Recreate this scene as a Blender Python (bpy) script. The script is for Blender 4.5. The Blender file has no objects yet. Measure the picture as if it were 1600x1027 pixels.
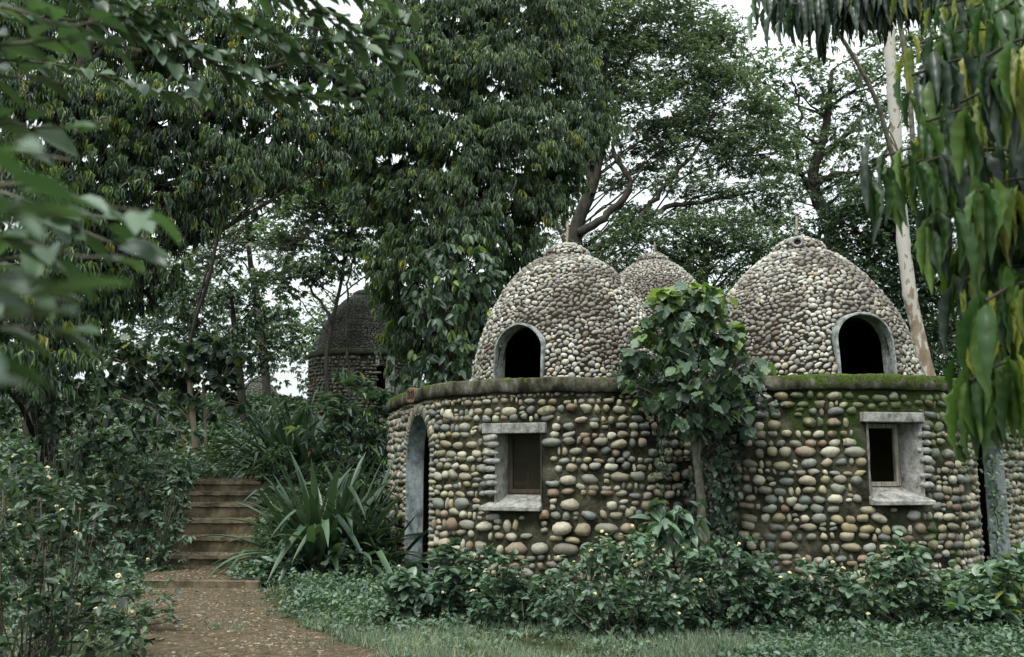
import bpy, math, random
import numpy as np
from mathutils import Vector
PI = math.pi
C = bpy.context.scene.collection
rng = np.random.default_rng(7)
random.seed(7)
# ------------------------------------------------------------------ camera
F, CX, CY, EYE = 1450.0, 800.0, 513.5, 1.40
PITCH = math.atan(216.5 / F)
sc = bpy.context.scene
cam = bpy.data.cameras.new('camera')
cam.sensor_width = 36.0; cam.lens = 36.0 * F / 1600.0
cam.clip_start = 0.05; cam.clip_end = 2000
cam.dof.use_dof = True; cam.dof.focus_distance = 11.0; cam.dof.aperture_fstop = 3.0
camo = bpy.data.objects.new('camera', cam); C.objects.link(camo)
camo.location = (0, 0, EYE); camo.rotation_euler = (PI / 2 + PITCH, 0, 0)
sc.camera = camo
# ------------------------------------------------------------------ world, sun, exposure
SUN_EL, SUN_AZ = math.radians(62), math.radians(208)     # azimuth from +Y clockwise: behind the camera, a little left
wd = bpy.data.worlds.new('World'); sc.world = wd; wd.use_nodes = True
nt = wd.node_tree; nt.nodes.clear()
sky = nt.nodes.new('ShaderNodeTexSky'); sky.sky_type = 'NISHITA'; sky.sun_disc = False
sky.sun_elevation = SUN_EL; sky.sun_rotation = SUN_AZ
sky.air_density = 1.0; sky.dust_density = 4.0; sky.ozone_density = 1.0
hs = nt.nodes.new('ShaderNodeHueSaturation'); hs.inputs['Saturation'].default_value = 0.22
mxs = nt.nodes.new('ShaderNodeMixRGB'); mxs.inputs[0].default_value = 0.55
mxs.inputs[2].default_value = (8.9, 9.9, 9.7, 1)          # even overcast cloud
bg = nt.nodes.new('ShaderNodeBackground'); bg.inputs['Strength'].default_value = 0.13
wo = nt.nodes.new('ShaderNodeOutputWorld')
nt.links.new(sky.outputs[0], hs.inputs['Color']); nt.links.new(hs.outputs[0], mxs.inputs[1])
tcw = nt.nodes.new('ShaderNodeTexCoord'); sxw = nt.nodes.new('ShaderNodeSeparateXYZ'); rpw = nt.nodes.new('ShaderNodeValToRGB')   # overcast: brighter overhead than at the horizon
rpw.color_ramp.elements[0].position = 0.0; rpw.color_ramp.elements[0].color = (.50, .51, .515, 1); rpw.color_ramp.elements[1].position = 1.0; rpw.color_ramp.elements[1].color = (1.3, 1.3, 1.3, 1)
muw = nt.nodes.new('ShaderNodeMixRGB'); muw.blend_type = 'MULTIPLY'; muw.inputs[0].default_value = 1.0
nt.links.new(tcw.outputs['Generated'], sxw.inputs[0]); nt.links.new(sxw.outputs[2], rpw.inputs[0]); nt.links.new(mxs.outputs[0], muw.inputs[1]); nt.links.new(rpw.outputs[0], muw.inputs[2])
nt.links.new(muw.outputs[0], bg.inputs['Color']); nt.links.new(bg.outputs[0], wo.inputs['Surface'])
sl = bpy.data.lights.new('sun', 'SUN'); sl.energy = 1.5; sl.angle = math.radians(18); sl.color = (1, 0.98, 0.94)
so = bpy.data.objects.new('sun', sl); C.objects.link(so)
sd = Vector((math.sin(SUN_AZ) * math.cos(SUN_EL), math.cos(SUN_AZ) * math.cos(SUN_EL), math.sin(SUN_EL)))
so.rotation_euler = sd.to_track_quat('Z', 'Y').to_euler()
sc.view_settings.view_transform = 'Standard'; sc.view_settings.look = 'None'
sc.view_settings.gamma = 1.0; sc.view_settings.use_curve_mapping = False
sc.view_settings.exposure = 1.1
sc.render.engine = 'CYCLES'
sc.cycles.max_bounces = 7; sc.cycles.diffuse_bounces = 4; sc.cycles.glossy_bounces = 2
sc.cycles.transmission_bounces = 3; sc.cycles.transparent_max_bounces = 4
sc.cycles.use_denoising = True
sc.cycles.sample_clamp_indirect = 4.0
# ------------------------------------------------------------------ helpers
def W(px, py, Y):
    """world point seen at photo pixel (px,py), at world depth Y (used to read sizes off the photo)"""
    dx = (px - CX) / F; dy = (CY - py) / F
    b = math.cos(PITCH) - dy * math.sin(PITCH); c = math.sin(PITCH) + dy * math.cos(PITCH)
    t = Y / b
    return np.array([dx * t, Y, EYE + c * t])
def unit(a):
    a = np.asarray(a, float); return a / np.maximum(np.linalg.norm(a, axis=-1, keepdims=True), 1e-9)
class MB:
    def __init__(s): s.v = []; s.f = []; s.n = 0
    def add(s, v, faces, mat=0, smooth=False):
        v = np.asarray(v, float).reshape(-1, 3)
        for f in faces:
            f = np.asarray(f, int)
            if len(f): s.f.append((f + s.n, mat, smooth))
        s.v.append(v); s.n += len(v); return s
    def build(s, name, mats, parent=None):
        me = bpy.data.meshes.new(name)
        v = np.concatenate(s.v)
        me.vertices.add(len(v)); me.vertices.foreach_set('co', v.astype(np.float32).ravel())
        li = np.concatenate([f.ravel() for f, m, q in s.f])
        ls = np.concatenate([np.full(len(f), f.shape[1]) for f, m, q in s.f])
        mi = np.concatenate([np.broadcast_to(m, (len(f),)) for f, m, q in s.f]).astype(np.int32)
        sm = np.concatenate([np.full(len(f), q) for f, m, q in s.f])
        st = np.concatenate([[0], np.cumsum(ls)[:-1]])
        me.loops.add(len(li)); me.polygons.add(len(ls))
        me.loops.foreach_set('vertex_index', li.astype(np.int32))
        me.polygons.foreach_set('loop_start', st.astype(np.int32))
        me.polygons.foreach_set('material_index', mi); me.polygons.foreach_set('use_smooth', sm.astype(bool))
        me.update(calc_edges=True)
        for m in (mats if isinstance(mats, (list, tuple)) else [mats]): me.materials.append(m)
        o = bpy.data.objects.new(name, me); C.objects.link(o)
        if parent: o.parent = parent
        return o
def thing(name, label, cat, group=None, loc=(0, 0, 0)):
    o = bpy.data.objects.new(name, None); o.empty_display_size = 0.1; C.objects.link(o)
    o['label'] = label; o['category'] = cat
    if group: o['group'] = group
    return o
def tag(o, label, cat, group=None, kind=None):
    if label: o['label'] = label
    if cat: o['category'] = cat
    if group: o['group'] = group
    if kind: o['kind'] = kind
    return o
def inst(mb, tv, tf, R, P, mat=0, smooth=False):
    """copies of template tv/tf with 3x3 matrices R (m,3,3: columns are scaled axes) at P (m,3)"""
    tv = np.asarray(tv, float)
    if tv.ndim == 2: V = np.einsum('mij,nj->mni', R, tv) + P[:, None, :]
    else: V = np.einsum('mij,mnj->mni', R, tv) + P[:, None, :]
    m, n = V.shape[0], V.shape[1]
    off = (np.arange(m) * n)[:, None, None]
    fs = []
    if np.ndim(mat) == 0:
        mb.add(V, [(np.asarray(f)[None] + off).reshape(-1, np.asarray(f).shape[1]) for f in tf], mat, smooth)
    else:
        base = mb.n; mb.v.append(V.reshape(-1, 3)); mb.n += m * n
        for f in tf:
            f = np.asarray(f); A = (f[None] + off + base).reshape(-1, f.shape[1])
            mb.f.append((A, np.repeat(mat, len(f)), smooth))
def tube(mb, pts, rad, sides=6, mat=0):
    pts = np.asarray(pts, float); n = len(pts)
    rad = np.broadcast_to(np.asarray(rad, float), (n,))
    t = unit(np.gradient(pts, axis=0))
    ref = np.array([0, 0, 1.0]) if abs(t[:, 2]).mean() < 0.8 else np.array([1.0, 0, 0])
    a = unit(np.cross(t, ref)); b = np.cross(t, a)
    ang = np.linspace(0, 2 * PI, sides, endpoint=False)
    V = pts[:, None] + rad[:, None, None] * (np.cos(ang)[None, :, None] * a[:, None] + np.sin(ang)[None, :, None] * b[:, None])
    i = np.arange(n - 1)[:, None] * sides; j = np.arange(sides)[None]; k = (j + 1) % sides
    q = np.stack([i + j, i + k, i + sides + k, i + sides + j], -1).reshape(-1, 4)
    mb.add(V, [q, [list(range(sides))[::-1]], [[(n - 1) * sides + x for x in range(sides)]]] if sides == 4 else [q], mat, True)
def box(mb, c, ax, mat=0):
    """box: centre c, ax = three half-axis vectors"""
    ax = np.asarray(ax, float); c = np.asarray(c, float)
    s = np.array([[x, y, z] for x in (-1, 1) for y in (-1, 1) for z in (-1, 1)], float)
    mb.add(c + s @ ax, [[[0, 1, 3, 2], [4, 6, 7, 5], [0, 4, 5, 1], [2, 3, 7, 6], [0, 2, 6, 4], [1, 5, 7, 3]]], mat)
def catmull(P, n=12):
    P = np.asarray(P, float); P = np.vstack([2 * P[0] - P[1], P, 2 * P[-1] - P[-2]]); out = []
    for i in range(1, len(P) - 2):
        for t in np.linspace(0, 1, n, endpoint=False):
            a, b, c, d = P[i - 1], P[i], P[i + 1], P[i + 2]
            out.append(.5 * ((2 * b) + (c - a) * t + (2 * a - 5 * b + 4 * c - d) * t * t + (3 * b - a - 3 * c + d) * t ** 3))
    out.append(P[-2]); return np.array(out)
# ------------------------------------------------------------------ materials
def newmat(name):
    m = bpy.data.materials.new(name); m.use_nodes = True; n = m.node_tree; n.nodes.clear(); return m, n
def N(n, t, **k):
    x = n.nodes.new(t)
    for a, b in k.items(): setattr(x, a, b)
    return x
def ramp(n, fac, stops, interp='LINEAR'):
    r = N(n, 'ShaderNodeValToRGB'); e = r.color_ramp; e.interpolation = interp
    while len(e.elements) > 1: e.elements.remove(e.elements[-1])
    e.elements[0].position = stops[0][0]; e.elements[0].color = (*stops[0][1], 1)
    for p, c in stops[1:]:
        x = e.elements.new(p); x.color = (*c, 1)
    n.links.new(fac, r.inputs[0]); return r.outputs[0]
def noise(n, scale, detail=4, rough=.55, stretch=None):
    g = N(n, 'ShaderNodeNewGeometry'); t = N(n, 'ShaderNodeTexNoise')
    t.inputs['Scale'].default_value = scale; t.inputs['Detail'].default_value = detail; t.inputs['Roughness'].default_value = rough
    if stretch:
        mp = N(n, 'ShaderNodeMapping'); mp.inputs['Scale'].default_value = stretch
        n.links.new(g.outputs['Position'], mp.inputs[0]); n.links.new(mp.outputs[0], t.inputs['Vector'])
    else: n.links.new(g.outputs['Position'], t.inputs['Vector'])
    return t.outputs['Fac']
def mixc(n, fac, a, b, mode='MIX'):
    m = N(n, 'ShaderNodeMixRGB'); m.blend_type = mode
    for s, x in ((0, fac), (1, a), (2, b)):
        if isinstance(x, bpy.types.NodeSocket): n.links.new(x, m.inputs[s])
        elif s == 0: m.inputs[0].default_value = x
        else: m.inputs[s].default_value = (*x, 1)
    return m.outputs[0]
def finish(m, n, col, rough=.8, bump=None, bstr=.3, bdist=.02, spec=.3):
    p = N(n, 'ShaderNodeBsdfPrincipled'); o = N(n, 'ShaderNodeOutputMaterial')
    if isinstance(col, bpy.types.NodeSocket): n.links.new(col, p.inputs['Base Color'])
    else: p.inputs['Base Color'].default_value = (*col, 1)
    p.inputs['Roughness'].default_value = rough; p.inputs['Specular IOR Level'].default_value = spec
    if bump is not None:
        b = N(n, 'ShaderNodeBump'); b.inputs['Strength'].default_value = bstr; b.inputs['Distance'].default_value = bdist
        n.links.new(bump, b.inputs['Height']); n.links.new(b.outputs[0], p.inputs['Normal'])
    n.links.new(p.outputs[0], o.inputs[0]); return m
def stonemat(name, stops, tint=(.74, .75, .68), dirt=(.05, .04, .028), dirt_lo=.5, dirt_hi=.62, moss=None, dirtscale=1.3):
    m, n = newmat(name); g = N(n, 'ShaderNodeNewGeometry')
    c = ramp(n, g.outputs['Random Per Island'], [(p_, (c_[0] * tint[0], c_[1] * tint[1], c_[2] * tint[2])) for p_, c_ in stops], 'LINEAR')
    v = noise(n, 22, 6, .65)
    c = mixc(n, 1.0, c, ramp(n, v, [(.3, (.62, .62, .60)), (.52, (.95, .95, .95)), (.7, (1.15, 1.13, 1.08))]), 'MULTIPLY')
    d = ramp(n, noise(n, dirtscale, 7, .68, (1, 1, .6)), [(dirt_lo, (0, 0, 0)), (dirt_hi, (1, 1, 1))])
    mu = N(n, 'ShaderNodeMath', operation='MULTIPLY'); n.links.new(d, mu.inputs[0]); mu.inputs[1].default_value = .75
    c = mixc(n, mu.outputs[0], c, dirt)
    if moss:
        sp = N(n, 'ShaderNodeSeparateXYZ'); n.links.new(g.outputs['Position'], sp.inputs[0])
        c = mixc(n, moss_fac(n, sp, moss), c, (.035, .05, .012))
    return finish(m, n, c, .62, noise(n, 60, 4), .35, .01, .35)
def moss_fac(n, sp, moss):
    """moss grows on the x>moss side, thickest below the roof slab"""
    mr = N(n, 'ShaderNodeMapRange'); n.links.new(sp.outputs[2], mr.inputs[0])
    mr.inputs[1].default_value = .9; mr.inputs[2].default_value = 2.3; mr.inputs[3].default_value = -.10; mr.inputs[4].default_value = .15
    mx = N(n, 'ShaderNodeMapRange'); n.links.new(sp.outputs[0], mx.inputs[0])
    mx.inputs[1].default_value = moss - .6; mx.inputs[2].default_value = moss + .8; mx.inputs[3].default_value = -.18; mx.inputs[4].default_value = .03
    a = N(n, 'ShaderNodeMath', operation='ADD'); n.links.new(mr.outputs[0], a.inputs[0]); n.links.new(mx.outputs[0], a.inputs[1])
    b = N(n, 'ShaderNodeMath', operation='ADD'); n.links.new(a.outputs[0], b.inputs[0]); n.links.new(noise(n, 2.6, 6, .62), b.inputs[1])
    return ramp(n, b.outputs[0], [(.52, (0, 0, 0)), (.60, (.85, .85, .85))])
RIVER = [(0, (.30, .30, .25)), (.12, (.14, .16, .16)), (.22, (.35, .31, .20)), (.34, (.50, .48, .41)), (.42, (.20, .135, .10)), (.50, (.30, .27, .20)),
         (.58, (.13, .14, .14)), (.66, (.36, .34, .30)), (.74, (.28, .235, .14)), (.82, (.20, .22, .23)), (.90, (.54, .50, .42)), (1, (.22, .15, .11))]
PEB = [(0, (.40, .41, .40)), (.12, (.26, .26, .25)), (.22, (.58, .55, .50)), (.28, (.12, .10, .08)), (.34, (.15, .12, .095)), (.40, (.38, .35, .30)), (.5, (.60, .59, .56)),
       (.57, (.17, .17, .17)), (.61, (.30, .31, .31)), (.66, (.48, .44, .37)), (.74, (.34, .35, .36)), (.84, (.16, .125, .10)), (.92, (.54, .53, .51)), (1, (.44, .37, .30))]
M = {}
M['river'] = stonemat('river_stone', RIVER, moss=3.2, dirt_lo=.52, dirt_hi=.70)
M['pebble'] = stonemat('dome_pebble', PEB, tint=(.82, .83, .76), dirt_lo=.45, dirt_hi=.56, dirt=(.060, .046, .034))
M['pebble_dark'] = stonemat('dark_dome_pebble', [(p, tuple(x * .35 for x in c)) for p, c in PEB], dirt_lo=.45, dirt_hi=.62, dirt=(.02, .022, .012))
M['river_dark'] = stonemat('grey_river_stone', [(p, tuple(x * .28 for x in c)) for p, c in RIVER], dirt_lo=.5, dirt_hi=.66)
m, n = newmat('mortar')
g = N(n, 'ShaderNodeNewGeometry'); sp = N(n, 'ShaderNodeSeparateXYZ'); n.links.new(g.outputs['Position'], sp.inputs[0])
c = ramp(n, noise(n, 3.5, 8, .7), [(.36, (.008, .0085, .005)), (.48, (.034, .033, .021)), (.58, (.075, .072, .049)), (.72, (.135, .128, .092))])
c = mixc(n, moss_fac(n, sp, 3.0), c, (.03, .05, .010))
c = mixc(n, ramp(n, noise(n, 1.1, 5, .6), [(.50, (0, 0, 0)), (.64, (.8, .8, .8))]), c, (.016, .020, .009))
M['mortar'] = finish(m, n, c, .95, noise(n, 30, 6, .7), .8, .03, .1)
m, n = newmat('dome_mortar')
c = ramp(n, noise(n, 5, 8, .7), [(.3, (.008, .007, .005)), (.6, (.028, .023, .016))])
M['dmortar'] = finish(m, n, c, .95, noise(n, 40, 6, .7), .8, .02, .1)
# mossy concrete slab: vertical streaks, moss thick near top edge and toward the right-hand hut
m, n = newmat('mossy_concrete')
g = N(n, 'ShaderNodeNewGeometry'); sp = N(n, 'ShaderNodeSeparateXYZ'); n.links.new(g.outputs['Position'], sp.inputs[0])
st = noise(n, 5, 8, .72, (1.0, 1.0, .55)); gr = noise(n, 9, 7, .7)
c = ramp(n, st, [(.38, (.016, .016, .010)), (.49, (.062, .058, .043)), (.58, (.12, .115, .09)), (.70, (.22, .22, .19))])
mz = N(n, 'ShaderNodeMapRange'); n.links.new(sp.outputs[2], mz.inputs[0]); mz.inputs[1].default_value = 2.27; mz.inputs[2].default_value = 2.41; mz.inputs[3].default_value = -.08; mz.inputs[4].default_value = .16
mx = N(n, 'ShaderNodeMapRange'); n.links.new(sp.outputs[0], mx.inputs[0]); mx.inputs[1].default_value = .8; mx.inputs[2].default_value = 4.0; mx.inputs[3].default_value = -.01; mx.inputs[4].default_value = .17
ml = N(n, 'ShaderNodeMapRange'); n.links.new(sp.outputs[0], ml.inputs[0]); ml.inputs[1].default_value = -.6; ml.inputs[2].default_value = -1.5; ml.inputs[3].default_value = 0; ml.inputs[4].default_value = .12
s = gr
for q in (mz, mx, ml):
    a = N(n, 'ShaderNodeMath', operation='ADD'); n.links.new(s, a.inputs[0]); n.links.new(q.outputs[0], a.inputs[1]); s = a.outputs[0]
gcol = ramp(n, noise(n, 40, 4), [(.35, (.02, .032, .006)), (.6, (.06, .09, .014))])
c = mixc(n, ramp(n, s, [(.60, (0, 0, 0)), (.69, (.95, .95, .95))]), c, gcol)
M['slab'] = finish(m, n, c, .95, noise(n, 45, 6, .7), .7, .02, .1)
m, n = newmat('dark_concrete'); M['slab_dark'] = finish(m, n, ramp(n, noise(n, 6, 7, .7), [(.35, (.012, .016, .008)), (.65, (.045, .05, .03))]), .95)
# blue-white weathered lime wash
m, n = newmat('limewash')
c = ramp(n, noise(n, 7, 9, .72, (1, 1, .6)), [(.32, (.05, .055, .05)), (.44, (.15, .18, .185)), (.57, (.27, .315, .325)), (.74, (.42, .45, .44))])
c = mixc(n, ramp(n, noise(n, 28, 6, .75), [(.55, (0, 0, 0)), (.68, (.8, .8, .8))]), c, (.11, .10, .08))
M['lime'] = finish(m, n, c, .9, noise(n, 50, 6, .7), .5, .01, .15)
m, n = newmat('stained_render')
c = ramp(n, noise(n, 8, 9, .74), [(.34, (.045, .042, .032)), (.45, (.13, .145, .14)), (.57, (.26, .28, .275)), (.74, (.42, .43, .41))])
c = mixc(n, ramp(n, noise(n, 24, 6, .75), [(.52, (0, 0, 0)), (.64, (.85, .85, .85))]), c, (.075, .066, .045))
M['trim'] = finish(m, n, c, .92, noise(n, 40, 6, .7), .7, .015, .15)
m, n = newmat('old_plaster')
c = ramp(n, noise(n, 10, 9, .78, (1, 1, .75)), [(.34, (.06, .056, .045)), (.47, (.20, .20, .18)), (.62, (.37, .365, .34)), (.77, (.47, .46, .43))])
M['plaster'] = finish(m, n, c, .9, noise(n, 26, 8, .75), .9, .03, .15)
m, n = newmat('step_concrete')
c = ramp(n, noise(n, 4, 8, .7), [(.34, (.030, .025, .015)), (.48, (.105, .085, .054)), (.62, (.165, .135, .090)), (.75, (.21, .175, .12))])
c = mixc(n, ramp(n, noise(n, 2.2, 6, .7), [(.5, (0, 0, 0)), (.62, (.8, .8, .8))]), c, (.035, .032, .018))
M['step'] = finish(m, n, c, .92, noise(n, 50, 7, .7), .6, .01, .15)
m, n = newmat('interior_plaster')
M['inside'] = finish(m, n, ramp(n, noise(n, 3, 6), [(.3, (.10, .085, .035)), (.7, (.20, .17, .08))]), .95)
m, n = newmat('weathered_wood')
c = ramp(n, noise(n, 12, 6, .6, (4, 4, .4)), [(.3, (.09, .075, .055)), (.5, (.24, .22, .18)), (.7, (.36, .34, .29))])
M['wood'] = finish(m, n, c, .85, noise(n, 30, 5, .6, (4, 4, .3)), .4, .005, .2)
m, n = newmat('dark_wood')
c = ramp(n, noise(n, 12, 6, .6, (4, 4, .4)), [(.3, (.018, .014, .010)), (.7, (.06, .045, .03))])
M['dwood'] = finish(m, n, c, .8)
m, n = newmat('terracotta'); M['terra'] = finish(m, n, ramp(n, noise(n, 25, 5), [(.3, (.07, .042, .024)), (.7, (.17, .10, .06))]), .85)
m, n = newmat('flat_black'); M['black'] = finish(m, n, (.012, .011, .01), .8)
m, n = newmat('rusty_iron'); M['iron'] = finish(m, n, ramp(n, noise(n, 30, 5), [(.3, (.16, .13, .10)), (.7, (.34, .28, .22))]), .7)
m, n = newmat('dusty_glass')
p = N(n, 'ShaderNodeBsdfPrincipled'); p.inputs['Base Color'].default_value = (.03, .028, .016, 1); p.inputs['Roughness'].default_value = .3; p.inputs['Specular IOR Level'].default_value = .15
tr = N(n, 'ShaderNodeBsdfTransparent'); ms = N(n, 'ShaderNodeMixShader'); ms.inputs[0].default_value = .45; o = N(n, 'ShaderNodeOutputMaterial')
n.links.new(tr.outputs[0], ms.inputs[1]); n.links.new(p.outputs[0], ms.inputs[2]); n.links.new(ms.outputs[0], o.inputs[0]); M['glass'] = m
# ground
m, n = newmat('forest_soil')
c = ramp(n, noise(n, 3, 8, .7), [(.3, (.020, .024, .012)), (.5, (.036, .042, .020)), (.7, (.06, .06, .032))])
M['soil'] = finish(m, n, c, .97, noise(n, 12, 8, .7), .8, .05, .05)
m, n = newmat('path_earth')
c = ramp(n, noise(n, 9, 9, .75), [(.28, (.032, .024, .014)), (.45, (.082, .062, .038)), (.58, (.135, .104, .066)), (.75, (.20, .16, .11))])
c = mixc(n, ramp(n, noise(n, 1.3, 5, .6), [(.45, (0, 0, 0)), (.7, (.45, .45, .45))]), c, (.05, .05, .026))
M['path'] = finish(m, n, c, .95, noise(n, 40, 8, .75), 1.0, .03, .1)
m, n = newmat('litter')
g = N(n, 'ShaderNodeNewGeometry')
M['litter'] = finish(m, n, ramp(n, g.outputs['Random Per Island'], [(0, (.035, .024, .015)), (.3, (.080, .060, .036)), (.55, (.055, .042, .026)), (.80, (.12, .092, .058)), (.97, (.22, .19, .15)), (1, (.20, .17, .05))]), .85)
def bark(name, stops, sc_=8, st=(1, 1, .3)):
    m, n = newmat(name); return finish(m, n, ramp(n, noise(n, sc_, 7, .65, st), stops), .9, noise(n, 25, 6, .7, (1, 1, .4)), .6, .02, .15)
M['bark'] = bark('dark_bark', [(.3, (.014, .013, .010)), (.7, (.055, .05, .04))])
M['bark_mid'] = bark('mossy_bark', [(.3, (.04, .04, .028)), (.5, (.10, .095, .07)), (.7, (.17, .17, .13))], 14, (1, 1, .7))
M['bark_pale'] = bark('pale_bark', [(.3, (.15, .13, .09)), (.7, (.30, .26, .19))])
# plane-like flaking bark of the eucalyptus: cream with brown patches, browner to the foot
m, n = newmat('flaking_bark')
g = N(n, 'ShaderNodeNewGeometry'); sp = N(n, 'ShaderNodeSeparateXYZ'); n.links.new(g.outputs['Position'], sp.inputs[0])
mr = N(n, 'ShaderNodeMapRange'); n.links.new(sp.outputs[2], mr.inputs[0]); mr.inputs[1].default_value = 5.5; mr.inputs[2].default_value = 2.6; mr.inputs[3].default_value = -.03; mr.inputs[4].default_value = .17
a = N(n, 'ShaderNodeMath', operation='ADD'); n.links.new(mr.outputs[0], a.inputs[0]); n.links.new(noise(n, 6, 3, .5, (1.4, 1.4, .7)), a.inputs[1])
c = ramp(n, a.outputs[0], [(.56, (.33, .32, .285)), (.58, (.21, .165, .12)), (.75, (.15, .11, .08))])
M['flake'] = finish(m, n, c, .8, noise(n, 20, 5), .3, .01, .2)
def leafmat(name, stops, transl=.22, rough=.42, spec=.45, vary=.5):
    m, n = newmat(name); g = N(n, 'ShaderNodeNewGeometry')
    c = ramp(n, g.outputs['Random Per Island'], stops)
    c = mixc(n, vary, c, ramp(n, noise(n, .9, 3), [(.35, (.45, .5, .5)), (.65, (1.35, 1.3, 1.15))]), 'MULTIPLY')
    p = N(n, 'ShaderNodeBsdfPrincipled'); p.inputs['Roughness'].default_value = rough; p.inputs['Specular IOR Level'].default_value = spec
    t = N(n, 'ShaderNodeBsdfTranslucent'); ms = N(n, 'ShaderNodeMixShader'); ms.inputs[0].default_value = transl; o = N(n, 'ShaderNodeOutputMaterial')
    n.links.new(c, p.inputs['Base Color']); n.links.new(mixc(n, 1, c, (1.3, 1.5, .7), 'MULTIPLY'), t.inputs['Color'])
    n.links.new(p.outputs[0], ms.inputs[1]); n.links.new(t.outputs[0], ms.inputs[2]); n.links.new(ms.outputs[0], o.inputs[0]); return m
def sc3(c, k): return tuple(x * k for x in c)
G0, G1, G2 = (.026, .050, .030), (.052, .092, .050), (.090, .145, .075)
M['leaf'] = leafmat('dark_green_leaf', [(0, G0), (.5, G1), (1, G2)])
M['leaf_cool'] = leafmat('cool_green_leaf', [(0, (.036, .062, .044)), (.5, (.066, .108, .074)), (1, (.105, .158, .102))])
M['leaf_deep'] = leafmat('deep_green_leaf', [(0, (.014, .026, .017)), (.5, (.026, .047, .029)), (1, (.046, .078, .044))])
M['leaf_far'] = leafmat('hazy_green_leaf', [(0, (.085, .115, .088)), (.5, (.125, .168, .122)), (1, (.18, .23, .16))], .35, .5, .4, .4)  # distance haze is put into this pale leaf colour
M['leaf_weep_pale'] = leafmat('pale_weeping_leaf', [(0, (.068, .102, .068)), (.5, (.108, .160, .096)), (1, (.160, .225, .118))], .42, .42, .45, .4)
M['deep_gap'] = newmat('dark_old_mortar')[0]; finish(M['deep_gap'], M['deep_gap'].node_tree, (.008, .009, .006), .95)
M['leaf_fresh'] = leafmat('fresh_green_leaf', [(0, (.09, .15, .045)), (.6, (.145, .21, .065)), (1, (.21, .26, .08))], .35)
M['leaf_yellow'] = leafmat('young_yellow_leaf', [(0, (.12, .17, .03)), (.5, (.21, .24, .045)), (1, (.32, .30, .06))], .4)
M['leaf_weep'] = leafmat('weeping_leaf', [(0, (.032, .060, .034)), (.5, (.060, .104, .054)), (1, (.105, .165, .075))], .3, .4, .5)
M['leaf_near'] = leafmat('near_glossy_leaf', [(0, (.020, .048, .014)), (.5, (.042, .090, .024)), (1, (.095, .160, .036))], .32, .36, .32, .3)
M['leaf_blur'] = leafmat('near_mid_green_leaf', [(0, (.026, .050, .030)), (.5, (.044, .080, .044)), (1, (.075, .125, .064))], .3, .36, .45, .2)
M['leaf_herb'] = leafmat('herb_leaf', [(0, (.055, .098, .070)), (.5, (.085, .140, .096)), (1, (.125, .195, .122))])
M['grass'] = leafmat('grass_blade', [(0, (.050, .085, .050)), (.5, (.085, .130, .078)), (.88, (.12, .165, .095)), (1, (.24, .20, .11))], .3)
M['flower'] = leafmat('cream_flower', [(0, (.60, .52, .28)), (.5, (.60, .47, .33)), (1, (.62, .58, .30))], .2, .6, .2, 0)
M['dry'] = leafmat('dry_leaf', [(0, (.20, .12, .05)), (1, (.36, .25, .11))], .2, .7, .2, .2)
# ------------------------------------------------------------------ terrain
def sstep(x, a, b):
    t = np.clip((x - a) / (b - a), 0, 1); return t * t * (3 - 2 * t)
def H(x, y):
    x = np.asarray(x, float); y = np.asarray(y, float)
    f = np.clip((y - 12.9) / 2.3, 0, 1); lane = (x > -4.78 - .46 * f) & (x < -3.62 - .54 * f) & (y < 15.5)
    h1 = np.where(lane, 1.17 * sstep(y, 15.0, 15.3), 1.17 * np.clip((y - 12.7) / 2.5, 0, 1) * sstep(-x, 1.9, 2.5))
    h2 = 1.55 * sstep(y, 15.8, 20)
    h = np.maximum(h1, h2) + .45 * sstep(y, 17.5, 22) * sstep(-x, 0, 4) + 1.0 * sstep(y, 20, 30) + 2.0 * sstep(y, 30, 60)
    bank = .9 * sstep(-x, 5.0, 7.5) * sstep(y, 8, 12)
    return h + bank * (1 - .5 * sstep(y, 13, 16)) + 1.2 * sstep(-x, 9, 30) + .8 * sstep(x, 12, 30)
def sheet(xs, ys, zf, mb=None, mat=0):
    X, Y = np.meshgrid(xs, ys); Z = zf(X, Y); nx, ny = len(xs), len(ys)
    i = np.arange(ny - 1)[:, None] * nx; j = np.arange(nx - 1)[None]
    q = np.stack([i + j, i + j + 1, i + nx + j + 1, i + nx + j], -1).reshape(-1, 4)
    mb = mb or MB(); mb.add(np.stack([X, Y, Z], -1), [q], mat, True); return mb
xs = np.concatenate([np.linspace(-600, -30, 12)[:-1], np.linspace(-30, -10, 21)[:-1], np.arange(-10, 10, .2), np.linspace(10, 30, 21)[:-1], np.linspace(30, 600, 12)])
ys = np.concatenate([np.linspace(-200, -2, 8)[:-1], np.arange(-2, 24, .2), np.linspace(24, 70, 40)[:-1], np.linspace(70, 900, 14)])
tag(sheet(xs, ys, H).build('ground', M['soil']), 'dark leafy forest floor', None, kind='structure')
# path: earth sheet following a wandering outline
def pathsheet(name, L, Rr, z, nx=14):
    L = catmull(L, 10); Rr = catmull(Rr, 10); k = min(len(L), len(Rr)); mb = MB()
    u = np.linspace(0, 1, nx)[None, :, None]
    j = .05 * rng.standard_normal((k, 1, 2)); P = (L[:k, None] + j) * (1 - u) + (Rr[:k, None] + .05 * rng.standard_normal((k, 1, 2))) * u
    V = np.concatenate([P, np.full((k, nx, 1), z)], -1)
    i = np.arange(k - 1)[:, None] * nx; jj = np.arange(nx - 1)[None]
    q = np.stack([i + jj, i + jj + 1, i + nx + jj + 1, i + nx + jj], -1).reshape(-1, 4)
    mb.add(V, [q], 0, True); return tag(mb.build(name, M['path']), None, None, kind='structure'), P
PL = [(-3.3, 2.0), (-3.2, 5.5), (-2.85, 7.2), (-3.4, 8.6), (-3.9, 9.8), (-4.2, 11.18)]
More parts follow.
